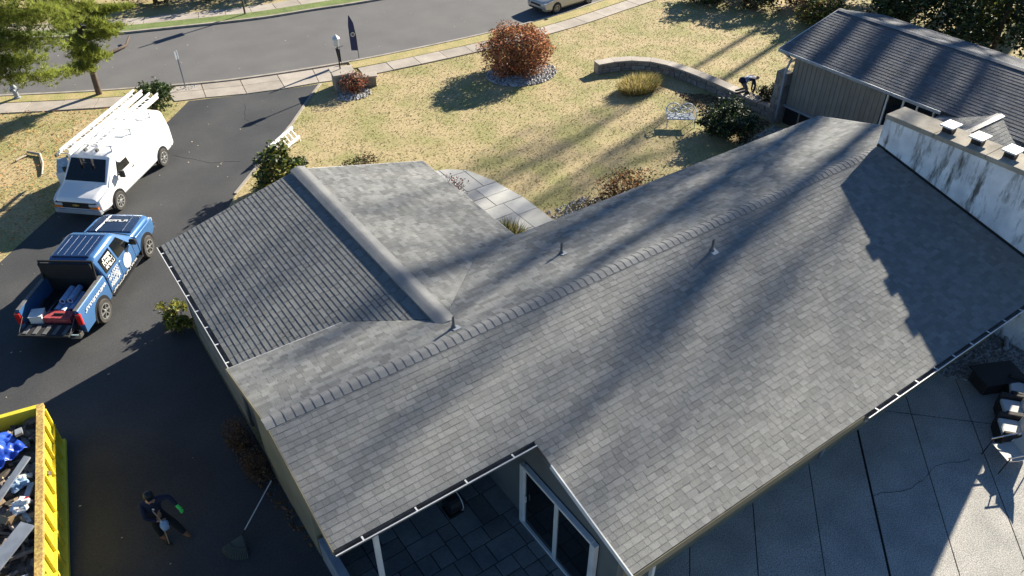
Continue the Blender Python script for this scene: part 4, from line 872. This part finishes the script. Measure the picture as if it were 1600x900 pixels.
def roll(i, y, x0, x1, z, r, m, label):
    o = cargo('foam_roll' if r > .07 else 'pole_tool', (x0, y, z), label, 'roll' if r > .07 else 'pole'); L = x1 - x0
    MB().lathe((0, 0, r), [(r * .55, .02), (r, 0), (r, L), (r * .55, L - .02)], 14, axis='X').build('sleeve', M[m], o, smooth=40); MB().lathe((0, 0, r), [(r * .5, .01), (r * .5, L - .01)], 12, axis='X').build('core', M['black'], o)
M['cargo_blue'] = mat('blue_wrap_roll', (.22, .38, .62), .4, (.45, .56, .72), scale=6)
for i, (y, x0, x1, z, l) in enumerate([(.12, -2.25, -1.45, .71, 'blue wrapped roll in the truck bed beside the chrome pole'), (-.1, -2.28, -1.4, .71, 'blue wrapped roll lying between two others on the truck bed floor'), (-.32, -2.2, -1.35, .71, 'blue wrapped roll on the truck bed floor by the passenger side rail'), (.0, -2.0, -1.3, .89, 'blue wrapped roll stacked on the other rolls, toward the chrome pole'), (-.22, -1.95, -1.25, .89, 'blue wrapped roll stacked on the other rolls, toward the passenger side rail')]): roll(i, y, x0, x1, z, .095, 'cargo_blue', l)
roll(6, .42, -2.35, -1.25, .71, .03, 'chrome', 'shiny metal pole lying in the truck bed'); roll(7, .62, -2.3, -1.2, .71, .025, 'black', 'dark pole lying along the truck bed side')
o = cargo('tool_box', (-2.55, -.15, .71), 'red tool box at the rear of the truck bed', 'tool box'); MB().box((0, 0, .09), (.38, .85, .18)).build('case', M['dred'], o, bevel=.02); MB().box((0, 0, .2), (.36, .83, .04)).build('lid', M['dred'], o, bevel=.01); MB().box((0, 0, .24), (.05, .3, .04)).build('handle', M['black'], o)
o = cargo('storage_box', (-2.6, .5, .71), 'white box with lid at the rear of the truck bed', 'box'); MB().box((0, 0, .14), (.4, .36, .28), rad(12)).build('case', M['white'], o, bevel=.015); MB().box((0, 0, .3), (.43, .39, .04), rad(12)).build('lid', M['white'], o, bevel=.01)

# silver sedan
SC = thing('sedan', (31.1, 38.95, .006), 'silver sedan parked along the near kerb of the street', 'car', rz=rad(186))
ss = [vsec(2.36, .66, .42, .55, .64, .7, .56), vsec(2.28, .82, .26, .55, .7, .78, .68), vsec(1.9, .9, .2, .58, .8, .9, .76), vsec(.95, .91, .2, .6, .92, 1.02, .8), vsec(.1, .91, .2, .6, .95, 1.44, .66), vsec(-.35, .91, .2, .6, .96, 1.47, .65), vsec(-1.0, .91, .2, .6, .97, 1.42, .66), vsec(-1.8, .9, .2, .62, .98, 1.1, .74), vsec(-2.3, .84, .26, .62, .95, 1.04, .7), vsec(-2.4, .76, .4, .62, .9, .98, .64)]
soft(MB().loft(ss).build('body', M['silver'], SC, smooth=35))
panel(SC, 'windshield', [(.88, -.7, 1.05), (.88, .7, 1.05), (.17, .55, 1.41), (.17, -.55, 1.41)], (1, 0, 1), M['glass'], .02)
for s in (1, -1):
    yy = lambda z: s * (.9 - (z - .95) * .62)
    panel(SC, 'side_window', [(.62, yy(1.0), 1.0), (-1.25, yy(1.0), 1.0), (-.95, yy(1.33), 1.34), (.12, yy(1.33), 1.34)], (0, s, .4), M['glass'], .02)
    for x in (1.42, -1.36): arch(SC, x, s * .918, .38, .33); wheel(SC, x, s * .83, .33, .21, M['rim'], 7, s)
    MB().box((2.12, s * .66, .66), (.34, .3, .13), rad(-18 * s)).build('headlight', M['lens'], SC, bevel=.03); MB().box((.6, s * 1.0, 1.0), (.14, .18, .12)).build('mirror', M['silver'], SC, bevel=.03)
MB().box((2.36, 0, .6), (.06, .8, .1)).build('grille', M['black'], SC); MB().box((2.35, 0, .36), (.05, 1.1, .1)).build('air_intake', M['black'], SC)

# white ladder lying by the garage
o = thing('step_ladder', (9.35, 30.9, 0), 'short white ladder standing on edge on the lawn beside the driveway', 'ladder', rz=rad(38))
for y, z in ((0, .62), (-.28, .22)): MB().bar((-1.0, y, z), (1.0, y, z), .06, .12).build('rail', M['paintw'], o)
for k in range(7): x = -.85 + k * .28; MB().bar((x, 0, .6), (x, -.28, .24), .04, .05).build('rung', M['paintw'], o)
for x in (-.95, .95): MB().bar((x, -.02, .6), (x, .2, 0), .04, .05).build('leg', M['paintw'], o); MB().bar((x, -.28, .2), (x, -.3, 0), .04, .05).build('leg', M['paintw'], o)

# ------------------------------------------------------------ dumpster and its load
DP = thing('dumpster', (-3.61, 15.73, .008), 'yellow steel roll-off dumpster filled with building debris', 'dumpster', rz=rad(80.2))
L2, W2, DH = 3.0, 1.2, 1.5
for s in (-1, 1):
    sw = MB().box((0, s * (W2 - .03), DH / 2 + .05), (2 * L2, .05, DH - .1)).build('side_wall', M['yellow'], DP)
    MB().box((0, s * (W2 - .04), DH), (2 * L2 + .06, .16, .12)).build('top_rim', M['rust'], sw)
    MB().box((0, s * (W2 + .03), .75), (2 * L2, .07, .06)).build('side_rail', M['yellow'], sw); MB().box((0, s * (W2 + .05), .12), (2 * L2, .14, .12)).build('base_rail', M['yellow'], sw)
    for k in range(11): MB().box((-L2 + .1 + k * .58, s * (W2 + .03), .78), (.07, .07, 1.3)).build('rib', M['yellow'], sw)
for s in (-1, 1):
    ew = MB().box((s * (L2 - .03), 0, DH / 2 + .05), (.05, 2 * W2 - .12, DH - .1)).build('end_wall', M['yellow'], DP); MB().box((s * (L2 - .03), 0, DH + .002), (.13, 2 * W2 - .24, .11)).build('top_rim', M['yellow'], ew)
MB().box((0, 0, .1), (2 * L2 - .1, 2 * W2 - .1, .08)).build('floor', M['rust'], DP)
DM = Matrix.Translation(DP.location) @ Matrix.Rotation(rad(80.2), 4, 'Z')
mb = MB()
for k in range(420):
    x, y = R.uniform(-2.8, 2.8), R.uniform(-1.05, 1.05); mb.box((x, y, R.uniform(1.08, 1.3) + .1 * noise.noise(Vector((x, y, 0)))), (R.uniform(.1, .5), R.uniform(.05, .3), R.uniform(.02, .12)), M=Matrix.Rotation(R.uniform(0, 6), 3, 'Z') @ Matrix.Rotation(R.gauss(0, .4), 3, 'X'), t=R.uniform(.5, 2.2))
mb.box((0, 0, .66), (5.8, 2.2, .94)); mb.v = [tuple(DM @ Vector(v)) for v in mb.v]
tag(mb.build('rubble', M['rubble'], tone=True), 'loose dark rubble and offcuts filling the yellow dumpster', 'rubble', kind='stuff')
def debris(name, p, q, wd, h, m, label, cat='board'):
    wd *= 1.35; lift = Vector((0, 0, .38)); p, q = DM @ (Vector(p) + lift), DM @ (Vector(q) + lift); c = (p + q) / 2; o = thing(name, c, label, cat); d = q - p
    MB().bar(-d / 2, d / 2, wd, h).build('board', M[m], o); e = d.normalized() * .03
    MB().bar(d / 2 - e, d / 2 + e * .2, wd * .96, h * .9).build('split_end', M['wood'], o); return o
BD = [((2.4, .3, .95), (1.9, -.1, 1.35), .22, .05, 'plaster', 'wide white board poking up beside the blue tarp'), ((2.55, -.6, .95), (1.95, -.75, 1.3), .12, .06, 'greyb', 'grey offcut standing against the far end of the dumpster'),
 ((.9, .15, 1.0), (-1.6, .3, 1.15), .14, .05, 'plaster', 'long white trim board lying along the dumpster middle'), ((1.1, -.95, 1.3), (-.4, .2, .95), .12, .05, 'greyb', 'long pale grey board leaning on the rusty rim'),
 ((.3, -.2, 1.05), (-.8, .45, 1.2), .1, .05, 'plaster', 'white board crossing under the long trim board'), ((-.9, -.95, 1.2), (-2.0, .0, 1.05), .26, .05, 'greyb', 'wide blue grey panel with red mark leaning at the dumpster wall'),
 ((-1.2, -.35, 1.12), (-2.3, .35, 1.2), .11, .05, 'plaster', 'white board laid over the blue grey panel'), ((-1.7, .1, 1.1), (-2.2, -.45, 1.08), .1, .06, 'plaster', 'short white offcut angled below the grey panel'),
 ((1.2, .5, 1.0), (.4, .1, 1.1), .18, .04, 'wood', 'raw lumber plank beside the blue tarp'), ((.7, .0, 1.05), (.1, -.3, 1.0), .2, .04, 'wood', 'short tan plank near the pale grey board'),
 ((-.6, .7, 1.1), (-2.6, .8, 1.15), .2, .06, 'plaster', 'heavy white plank along the lawn side of the dumpster'), ((2.2, .9, 1.1), (.6, .95, 1.15), .16, .05, 'wood', 'brown plank along the lawn side wall of the dumpster'),
 ((-2.3, .2, 1.0), (-2.8, .0, 1.05), .2, .05, 'wood', 'tan stub of lumber near the open end of the dumpster')]
for p, q, a, b, m, l in BD: debris('scrap_board', p, q, a, b, m, l)
for k in range(16):
    x, y, a = R.uniform(-2.6, 1.0), R.uniform(-.95, .9), R.uniform(0, 6.28); L = R.uniform(.15, .4)
    debris('scrap_offcut', (x - math.cos(a) * L, y - math.sin(a) * L * .6, R.uniform(.93, 1.02)), (x + math.cos(a) * L, y + math.sin(a) * L * .6, R.uniform(.93, 1.08)), R.uniform(.06, .16), .04, R.choice(('plaster', 'plaster', 'wood')), 'short loose offcut lying on the rubble in the yellow dumpster', 'offcut')["group"] = 'loose offcuts on the dumpster load'
def tarp():
    n = 22; mb = MB(); vs = []
    for i in range(n):
        for j in range(n):
            x, y = -.75 + 1.5 * i / (n - 1), -.65 + 1.3 * j / (n - 1); r = math.hypot(x / .75, y / .65); k = max(0, 1 - r * .8)
            z = .1 + .35 * k + .22 * abs(noise.noise(Vector((x * 2.6, y * 2.6, 1)))) + .12 * noise.noise(Vector((x * 6, y * 6, 5))); vs.append((x * (1 + .15 * noise.noise(Vector((x * 3, y, 2)))), y * (1 + .15 * noise.noise(Vector((y * 3, x, 7)))), z))
    mb.add(vs, [(i * n + j, (i + 1) * n + j, (i + 1) * n + j + 1, i * n + j + 1) for i in range(n - 1) for j in range(n - 1)])
    return mb
o = thing('blue_tarp', DM @ Vector((1.75, -.2, 1.33)), 'crumpled shiny blue tarp on top of the dumpster debris', 'tarp', rz=.5); tm = tarp().build('sheet', M['tarp'], o, smooth=50); tm.scale = (.72, .72, .85); sm = tm.modifiers.new('solid', 'SOLIDIFY'); sm.thickness = .008
for i, (p, d, l) in enumerate([((.25, .05, .95), (.42, .32, .3), 'open cardboard box beside the tarp in the dumpster'), ((-.35, -.55, .95), (.3, .26, .18), 'small crushed carton by the rusty rim of the dumpster'), ((-2.4, .55, .95), (.4, .35, .25), 'cardboard carton near the lawn side of the dumpster')]):
    o = thing('cardboard_box', DM @ (Vector(p) + Vector((0, 0, .36))), l, 'box', rz=R.uniform(0, 3)); MB().box((0, 0, d[2] / 2), d).build('carton', M['card'], o)
    for s in (-1, 1): MB().box((s * d[0] * .62, 0, d[2] + .03), (d[0] * .5, d[1], .012), M=Matrix.Rotation(s * .5, 3, 'Y')).build('flap', M['card'], o)
for i, (p, l) in enumerate([((-.2, -.75, 1.1), 'white and red crumpled wrapper beside the rusty rim'), ((.55, -.7, 1.05), 'pale blue plastic bag under the pale grey board'), ((-2.75, -.55, 1.05), 'pale crumpled bag at the open end of the dumpster')]):
    o = thing('crumpled_bag', DM @ (Vector(p) + Vector((0, 0, .33))), l, 'bag'); MB().blob((0, 0, .08), (.2, .16, .12), .8, 0, 3, i * 3.1).build('bag', M['white'] if i != 1 else M['pblue'], o); MB().blob((.12, .08, .12), (.07, .06, .05), .9, 0, 2, i + 9).build('knot', M['red'] if i == 0 else M['white'], o)

# ------------------------------------------------------------ people
def person(name, loc, rz, joints, edges, groups, mats, label, head, kids=()):
    """joints: name -> ((x,y,z), radius); groups: material index per edge"""
    o = thing(name, loc, label, 'person', rz=rz)
    names = list(joints); idx = {n: i for i, n in enumerate(names)}
    me = bpy.data.meshes.new('skeleton'); me.from_pydata([joints[n][0] for n in names], [(idx[a], idx[b]) for a, b in edges], [])
    ob = bpy.data.objects.new('skeleton', me); COL.objects.link(ob); sk = ob.modifiers.new('skin', 'SKIN'); sk.use_smooth_shade = True
    for i, n in enumerate(names):
        r = joints[n][1]; ob.data.skin_vertices[0].data[i].radius = (r, r)
    ob.data.skin_vertices[0].data[idx['pelvis']].use_root = True
    sb = ob.modifiers.new('sub', 'SUBSURF'); sb.levels = sb.render_levels = 2
    dg = bpy.context.evaluated_depsgraph_get(); dg.update(); body = bpy.data.meshes.new_from_object(ob.evaluated_get(dg)); bpy.data.objects.remove(ob)
    segs = [(Vector(joints[a][0]), Vector(joints[b][0]), g) for (a, b), g in zip(edges, groups)]
    body.materials.clear()
    for m in mats: body.materials.append(m)
    for p in body.polygons:
        c = p.center; best = (9, 0)
        for a, b, g in segs:
            d = b - a; t = max(0, min(1, (c - a).dot(d) / max(d.length_squared, 1e-9))); dist = (c - a - d * t).length - .0
            if dist < best[0]: best = (dist, g)
        p.material_index = best[1]; p.use_smooth = True
    bo = bpy.data.objects.new('body', body); COL.objects.link(bo); bo.parent = o
    hc, fwd, upv = (Vector(v) for v in head); fwd.normalize(); upv.normalize(); side = upv.cross(fwd)
    for s in (-1, 1):
        e = MB().blob(hc + fwd * .088 + side * .033 * s + upv * .01, (.012, .012, .01), 0, 0, 1).build('eye', M['black'], o); MB().blob(hc + side * .08 * s, (.02, .02, .03), 0, 0, 1).build('ear', M['skin'], o)
    MB().blob(hc + fwd * .1 - upv * .02, (.016, .016, .022), 0, 0, 1).build('nose', M['skin'], o); MB().bar(hc + fwd * .088 - upv * .055 - side * .022, hc + fwd * .088 - upv * .055 + side * .022, .012, .01).build('mouth', M['boot'], o)
    return o
def fingers(J, Eg, G, hand, d, side, g, tag_, curl=.5, r=.010):
    d, side = Vector(d).normalized(), Vector(side).normalized(); n = d.cross(side); h = Vector(J[hand][0])
    for k, (off, L) in enumerate(((-.03, .065), (-.01, .078), (.01, .074), (.03, .058))):
        a, b = h + d * .05 + side * off, h + d * (.05 + L) + side * off * 1.3 - n * L * curl
        J[tag_ + 'f%d' % k] = (tuple(a), r); J[tag_ + 'g%d' % k] = (tuple(b), r * .85); Eg += [(hand, tag_ + 'f%d' % k), (tag_ + 'f%d' % k, tag_ + 'g%d' % k)]; G += [g, g]
    a, b = h + d * .01 + side * .045, h + d * .045 + side * .07 - n * .02; J[tag_ + 't0'] = (tuple(a), r * 1.1); J[tag_ + 't1'] = (tuple(b), r * .9); Eg += [(hand, tag_ + 't0'), (tag_ + 't0', tag_ + 't1')]; G += [g, g]
# worker with a long handled tool; local x = image right, y = away
J = {'pelvis': ((-.05, .0, .88), .175), 'waist': ((-.06, 0, 1.03), .19), 'chest': ((-.05, -.02, 1.27), .2), 'neck': ((-.0, -.05, 1.47), .065), 'head0': ((.02, -.07, 1.55), .085), 'head1': ((.04, -.08, 1.68), .085),
 'lsh': ((.13, .06, 1.4), .085), 'lel': ((.38, .1, 1.42), .06), 'lwr': ((.55, -.02, 1.25), .045), 'lha': ((.6, -.06, 1.18), .038), 'rsh': ((-.2, -.12, 1.38), .085), 'rel': ((-.12, -.3, 1.14), .06), 'rwr': ((.09, -.26, 1.0), .043), 'rha': ((.15, -.24, .97), .036),
 'lhip': ((.05, .04, .84), .115), 'lkn': ((.24, .06, .5), .095), 'lan': ((.42, .04, .11), .07), 'lto': ((.58, -.03, .05), .045), 'rhip': ((-.12, -.04, .84), .115), 'rkn': ((-.1, -.06, .47), .095), 'ran': ((-.12, -.02, .1), .07), 'rto': ((.04, -.1, .045), .045)}
ED = [('pelvis', 'waist'), ('waist', 'chest'), ('chest', 'neck'), ('neck', 'head0'), ('head0', 'head1'), ('chest', 'lsh'), ('lsh', 'lel'), ('lel', 'lwr'), ('lwr', 'lha'), ('chest', 'rsh'), ('rsh', 'rel'), ('rel', 'rwr'), ('rwr', 'rha'), ('pelvis', 'lhip'), ('lhip', 'lkn'), ('lkn', 'lan'), ('lan', 'lto'), ('pelvis', 'rhip'), ('rhip', 'rkn'), ('rkn', 'ran'), ('ran', 'rto')]
GR = [0, 0, 0, 2, 2, 0, 0, 0, 4, 0, 0, 0, 2, 1, 1, 1, 3, 1, 1, 1, 3]
fingers(J, ED, GR, 'lha', (.7, -.4, -.5), (.3, .9, 0), 4, 'l', .3, .014); fingers(J, ED, GR, 'rha', (.8, .2, -.3), (0, -.3, .9), 2, 'r', .9, .011)
pw = person('person', (-.42, 13.92, .008), rad(-34), J, ED, GR, [M['navy'], M['trouser'], M['skin'], M['boot'], M['green']], 'person in dark jacket and cap with a bright green glove, working on the driveway', ((.035, -.08, 1.64), (.6, -.55, -.35), (0, -.1, 1)))
MB().lathe((.035, -.075, 1.67), [(.108, -.01), (.112, .03), (.1, .085), (.06, .125), (.004, .135)], 16).build('cap', M['black'], pw, smooth=60); MB().box((.1, -.15, 1.675), (.13, .15, .015), rad(-40)).build('cap_brim', M['black'], pw)
MB().lathe((.09, -.19, 1.33), [(.03, -.004), (.03, .004)], 10, axis='Y').build('jacket_badge', M['white'], pw)
PM = Matrix.Translation((-.42, 13.92, .008)) @ Matrix.Rotation(rad(-34), 4, 'Z')
o = thing('long_handled_scraper', PM @ Vector((.12, -.22, 0)), 'pale long handled scraper held by the person in the dark jacket', 'scraper', rz=rad(-34)); MB().tube([(.0, .0, .05), (.07, -.03, 1.0), (.0, -.05, 1.38)], .014, 8).build('handle', M['wood'], o); MB().box((0, 0, .04), (.12, .02, .09)).build('blade', M['black'], o)
o = thing('cloth_bag', PM @ Vector((.24, -.26, .74)), 'pale blue bag hanging from the hand of the person in the dark jacket', 'bag'); MB().blob((0, 0, .08), (.1, .08, .17), .35, 0, 3, 2).build('bag', M['pblue'], o, smooth=60); MB().tube([(-.03, 0, .22), (-.04, .0, .28)], .02, 6).build('bag_neck', M['white'], o)
# person bending over the garden wall
J = {'pelvis': ((-.28, 0, .62), .155), 'waist': ((-.14, 0, .74), .15), 'chest': ((.1, 0, .8), .165), 'neck': ((.28, 0, .78), .065), 'head0': ((.35, 0, .8), .085), 'head1': ((.44, 0, .86), .085),
 'lsh': ((.15, .19, .78), .08), 'lel': ((.25, .24, .5), .056), 'lwr': ((.22, .2, .16), .043), 'lha': ((.23, .18, .09), .034), 'rsh': ((.15, -.19, .78), .08), 'rel': ((.26, -.24, .5), .056), 'rwr': ((.22, -.2, .16), .043), 'rha': ((.23, -.18, .09), .034),
 'lhip': ((-.28, .1, .56), .115), 'lkn': ((-.02, .15, .24), .085), 'lan': ((-.42, .16, .08), .055), 'lto': ((-.56, .16, .05), .04), 'rhip': ((-.28, -.1, .56), .115), 'rkn': ((-.05, -.14, .2), .085), 'ran': ((-.45, -.14, .08), .055), 'rto': ((-.6, -.14, .05), .04)}
ED = ED[:21]; GR = [4, 4, 4, 2, 2, 0, 0, 0, 3, 0, 0, 0, 3, 1, 1, 1, 3, 1, 1, 1, 3]
fingers(J, ED, GR, 'lha', (.5, 0, -.6), (0, 1, 0), 3, 'l', .2, .011); fingers(J, ED, GR, 'rha', (.5, 0, -.6), (0, -1, 0), 3, 'r', .2, .011)
p2 = person('person', (29.42, 22.5, .575), rad(-38), J, ED, GR, [M['navy'], M['greytr'], M['skin'], M['black'], M['shirt']], 'person in blue white top and grey trousers kneeling bent over on the garden wall', ((.41, 0, .84), (.5, 0, -.75), (.8, 0, .5)))
MB().lathe((.0, 0, 0), [(.108, 0), (.112, .03), (.1, .08), (.05, .125), (.004, .13)], 16).build('cap', M['black'], p2, smooth=60); cp = p2.children[-1]; cp.location = (.43, 0, .86); cp.rotation_euler = (0, rad(55), 0)
MB().blob((-.3, 0, .66), (.2, .2, .17), .1, 0, 3).build('waist_band', M['navy'], p2, smooth=60)
M['rk'] = mat('rake_plastic', (.09, .095, .075), .7)
# leaf rake on the ground, handle leaning on the wall side
o = thing('leaf_rake', (1.05, 12.75, .01), 'leaf rake with fan head lying on the dark driveway, pale handle toward the house', 'rake', rz=rad(38.6))
MB().tube([(0, 0, .25), (1.45, 0, .5)], .014, 8).build('handle', M['white'], o); MB().tube([(-.02, 0, .25), (.12, 0, .27)], .025, 8).build('socket', M['bronze'], o)
for k in range(19): a = rad(-40 + k * 80 / 18); e = Vector((-math.cos(a) * .5, math.sin(a) * .55, .05)); MB().tube([(0, 0, .24), e * .9 + Vector((0, 0, .06)), e + Vector((-.02, 0, -.04))], [.012, .014, .012], 5).build('tine', M['rk'], o)
MB().tube([(-math.cos(rad(a)) * .3, math.sin(rad(a)) * .33, .16) for a in range(-40, 41, 10)], .012, 6).build('spreader', M['bronze'], o)

# ------------------------------------------------------------ garden and patio furniture
o = thing('iron_bench', (25.3, 22.75, 0), 'white openwork iron loveseat standing on the lawn by the dark evergreen shrub', 'bench', rz=rad(-38))
for k in range(9): MB().bar((-.62, -.26 + k * .065, .44), (.62, -.26 + k * .065, .44), .028, .02).build('seat_slat', M['iron'], o)
MB().bar((-.66, -.3, .43), (.66, -.3, .43), .07, .05).build('seat_rail', M['iron'], o)
for x in (-.32, .32):
    MB().tube([(x + .3 * math.cos(6.283 * i / 16), .3 + .03 * math.sin(6.283 * i / 16), .68 + .24 * math.sin(6.283 * i / 16)) for i in range(17)], .025, 6).build('back_hoop', M['iron'], o)
    for a in range(4): t = rad(a * 45 + 10); MB().bar((x - .27 * math.cos(t), .3, .68 - .22 * math.sin(t)), (x + .27 * math.cos(t), .3, .68 + .22 * math.sin(t)), .03, .02, up=(0, 1, 0)).build('back_scroll', M['iron'], o)
for s in (-1, 1):
    MB().tube([(s * .65, -.3, .43), (s * .68, -.3, .66), (s * .68, .0, .7), (s * .66, .3, .72)], .022, 6).build('arm', M['iron'], o)
    for y in (-.28, .3): MB().tube([(s * .6, y, .44), (s * .64, y * 1.1, 0)], .02, 6).build('leg', M['iron'], o)
def wicker(loc, rz, label, z=.42):
    o = thing('wicker_chair', loc, label, 'armchair', rz=rz)
    MB().box((0, 0, .19), (.74, .74, .34)).build('base', M['wicker'], o, bevel=.03); MB().box((0, .36, .48), (.78, .12, .62)).build('backrest', M['wicker'], o, bevel=.03)
    for s in (-1, 1): MB().box((s * .37, 0, .38), (.11, .72, .5)).build('arm', M['wicker'], o, bevel=.03)
    MB().box((0, -.03, .43), (.6, .62, .14)).build('seat_cushion', M['cushion'], o, bevel=.05); MB().box((0, .24, .62), (.56, .14, .36), M=Matrix.Rotation(rad(-12), 3, 'X')).build('back_cushion', M['cushion'], o, bevel=.05)
wicker((20.75, 4.55, .034), rad(-150), 'dark wicker armchair with pale cushions next to the low dark table'); wicker((19.9, 4.3, .034), rad(-140), 'dark wicker armchair with pale cushions between two other armchairs'); wicker((19.15, 3.95, .034), rad(-140), 'dark wicker armchair with pale cushions beside the metal lounge chair')
o = thing('patio_table', (20.8, 5.3, .034), 'low dark covered table at the edge of the river stones', 'table', rz=rad(-25)); MB().box((0, 0, .5), (1.35, .85, .06)).build('top', M['wicker'], o, bevel=.02); MB().box((0, 0, .25), (1.15, .65, .46)).build('base', M['wicker'], o, bevel=.02)
o = thing('lounge_chair', (18.35, 3.6, .034), 'metal framed sling lounge chair on the concrete patio', 'lounge chair', rz=rad(-24))
MB().loft([[(x, -.28, z), (x, .28, z), (x, .28, z + .012), (x, -.28, z + .012)] for x, z in ((-.3, .42), (0, .36), (.28, .38))]).build('seat_sling', M['sling'], o); MB().loft([[(x, -.28, z), (x, .28, z), (x + .01, .28, z + .012), (x + .01, -.28, z + .012)] for x, z in ((.28, .38), (.52, .7), (.66, .98))]).build('back_sling', M['sling'], o)
for s in (-1, 1):
    MB().tube([(-.34, s * .3, .43), (0, s * .3, .37), (.28, s * .3, .39), (.52, s * .3, .71), (.68, s * .3, 1.0)], .018, 7).build('side_rail', M['chrome'], o); MB().tube([(-.38, s * .34, .6), (.1, s * .34, .62), (.44, s * .34, .62)], .022, 7).build('arm', M['chrome'], o)
    MB().tube([(-.3, s * .33, .6), (-.42, s * .33, 0)], .016, 7).build('leg', M['bronze'], o); MB().tube([(.3, s * .33, .6), (.5, s * .33, 0)], .016, 7).build('leg', M['bronze'], o)
o = thing('drain_pipe', (22.6, 5.9, .05), 'short dark drain pipe lying on the river stones', 'pipe'); MB().tube([(0, 0, .06), (1.15, .62, .1)], .07, 10).build('pipe', M['greyb'], o, smooth=40); MB().tube([(-.02, -.01, .06), (.05, .03, .063)], .082, 10).build('collar', M['greyb'], o, smooth=40)
o = thing('plywood_sheet', (7.65, 6.45, .034), 'orange tan plywood sheet standing by the sliding door corner', 'plywood'); MB().box((-.2, -.1, 1.0), (.9, .02, 1.95), M=Matrix.Rotation(rad(8), 3, 'X')).build('sheet', M['wood'], o); MB().box((-.05, -.22, .9), (.06, .05, 1.8)).build('stud', M['wood'], o)
o = thing('hose_reel', (5.6, 10.6, .05), 'dark hose reel standing under the porch roof', 'hose reel'); MB().lathe((0, 0, .3), [(.25, -.15), (.25, .15)], 16, axis='X').build('drum', M['black'], o); MB().tube([(.16 + 0 * a, .27 * math.cos(a * .4), .3 + .27 * math.sin(a * .4)) for a in range(16)], .012, 6).build('rim', M['white'], o); MB().box((0, 0, .04), (.4, .4, .08)).build('base', M['black'], o)
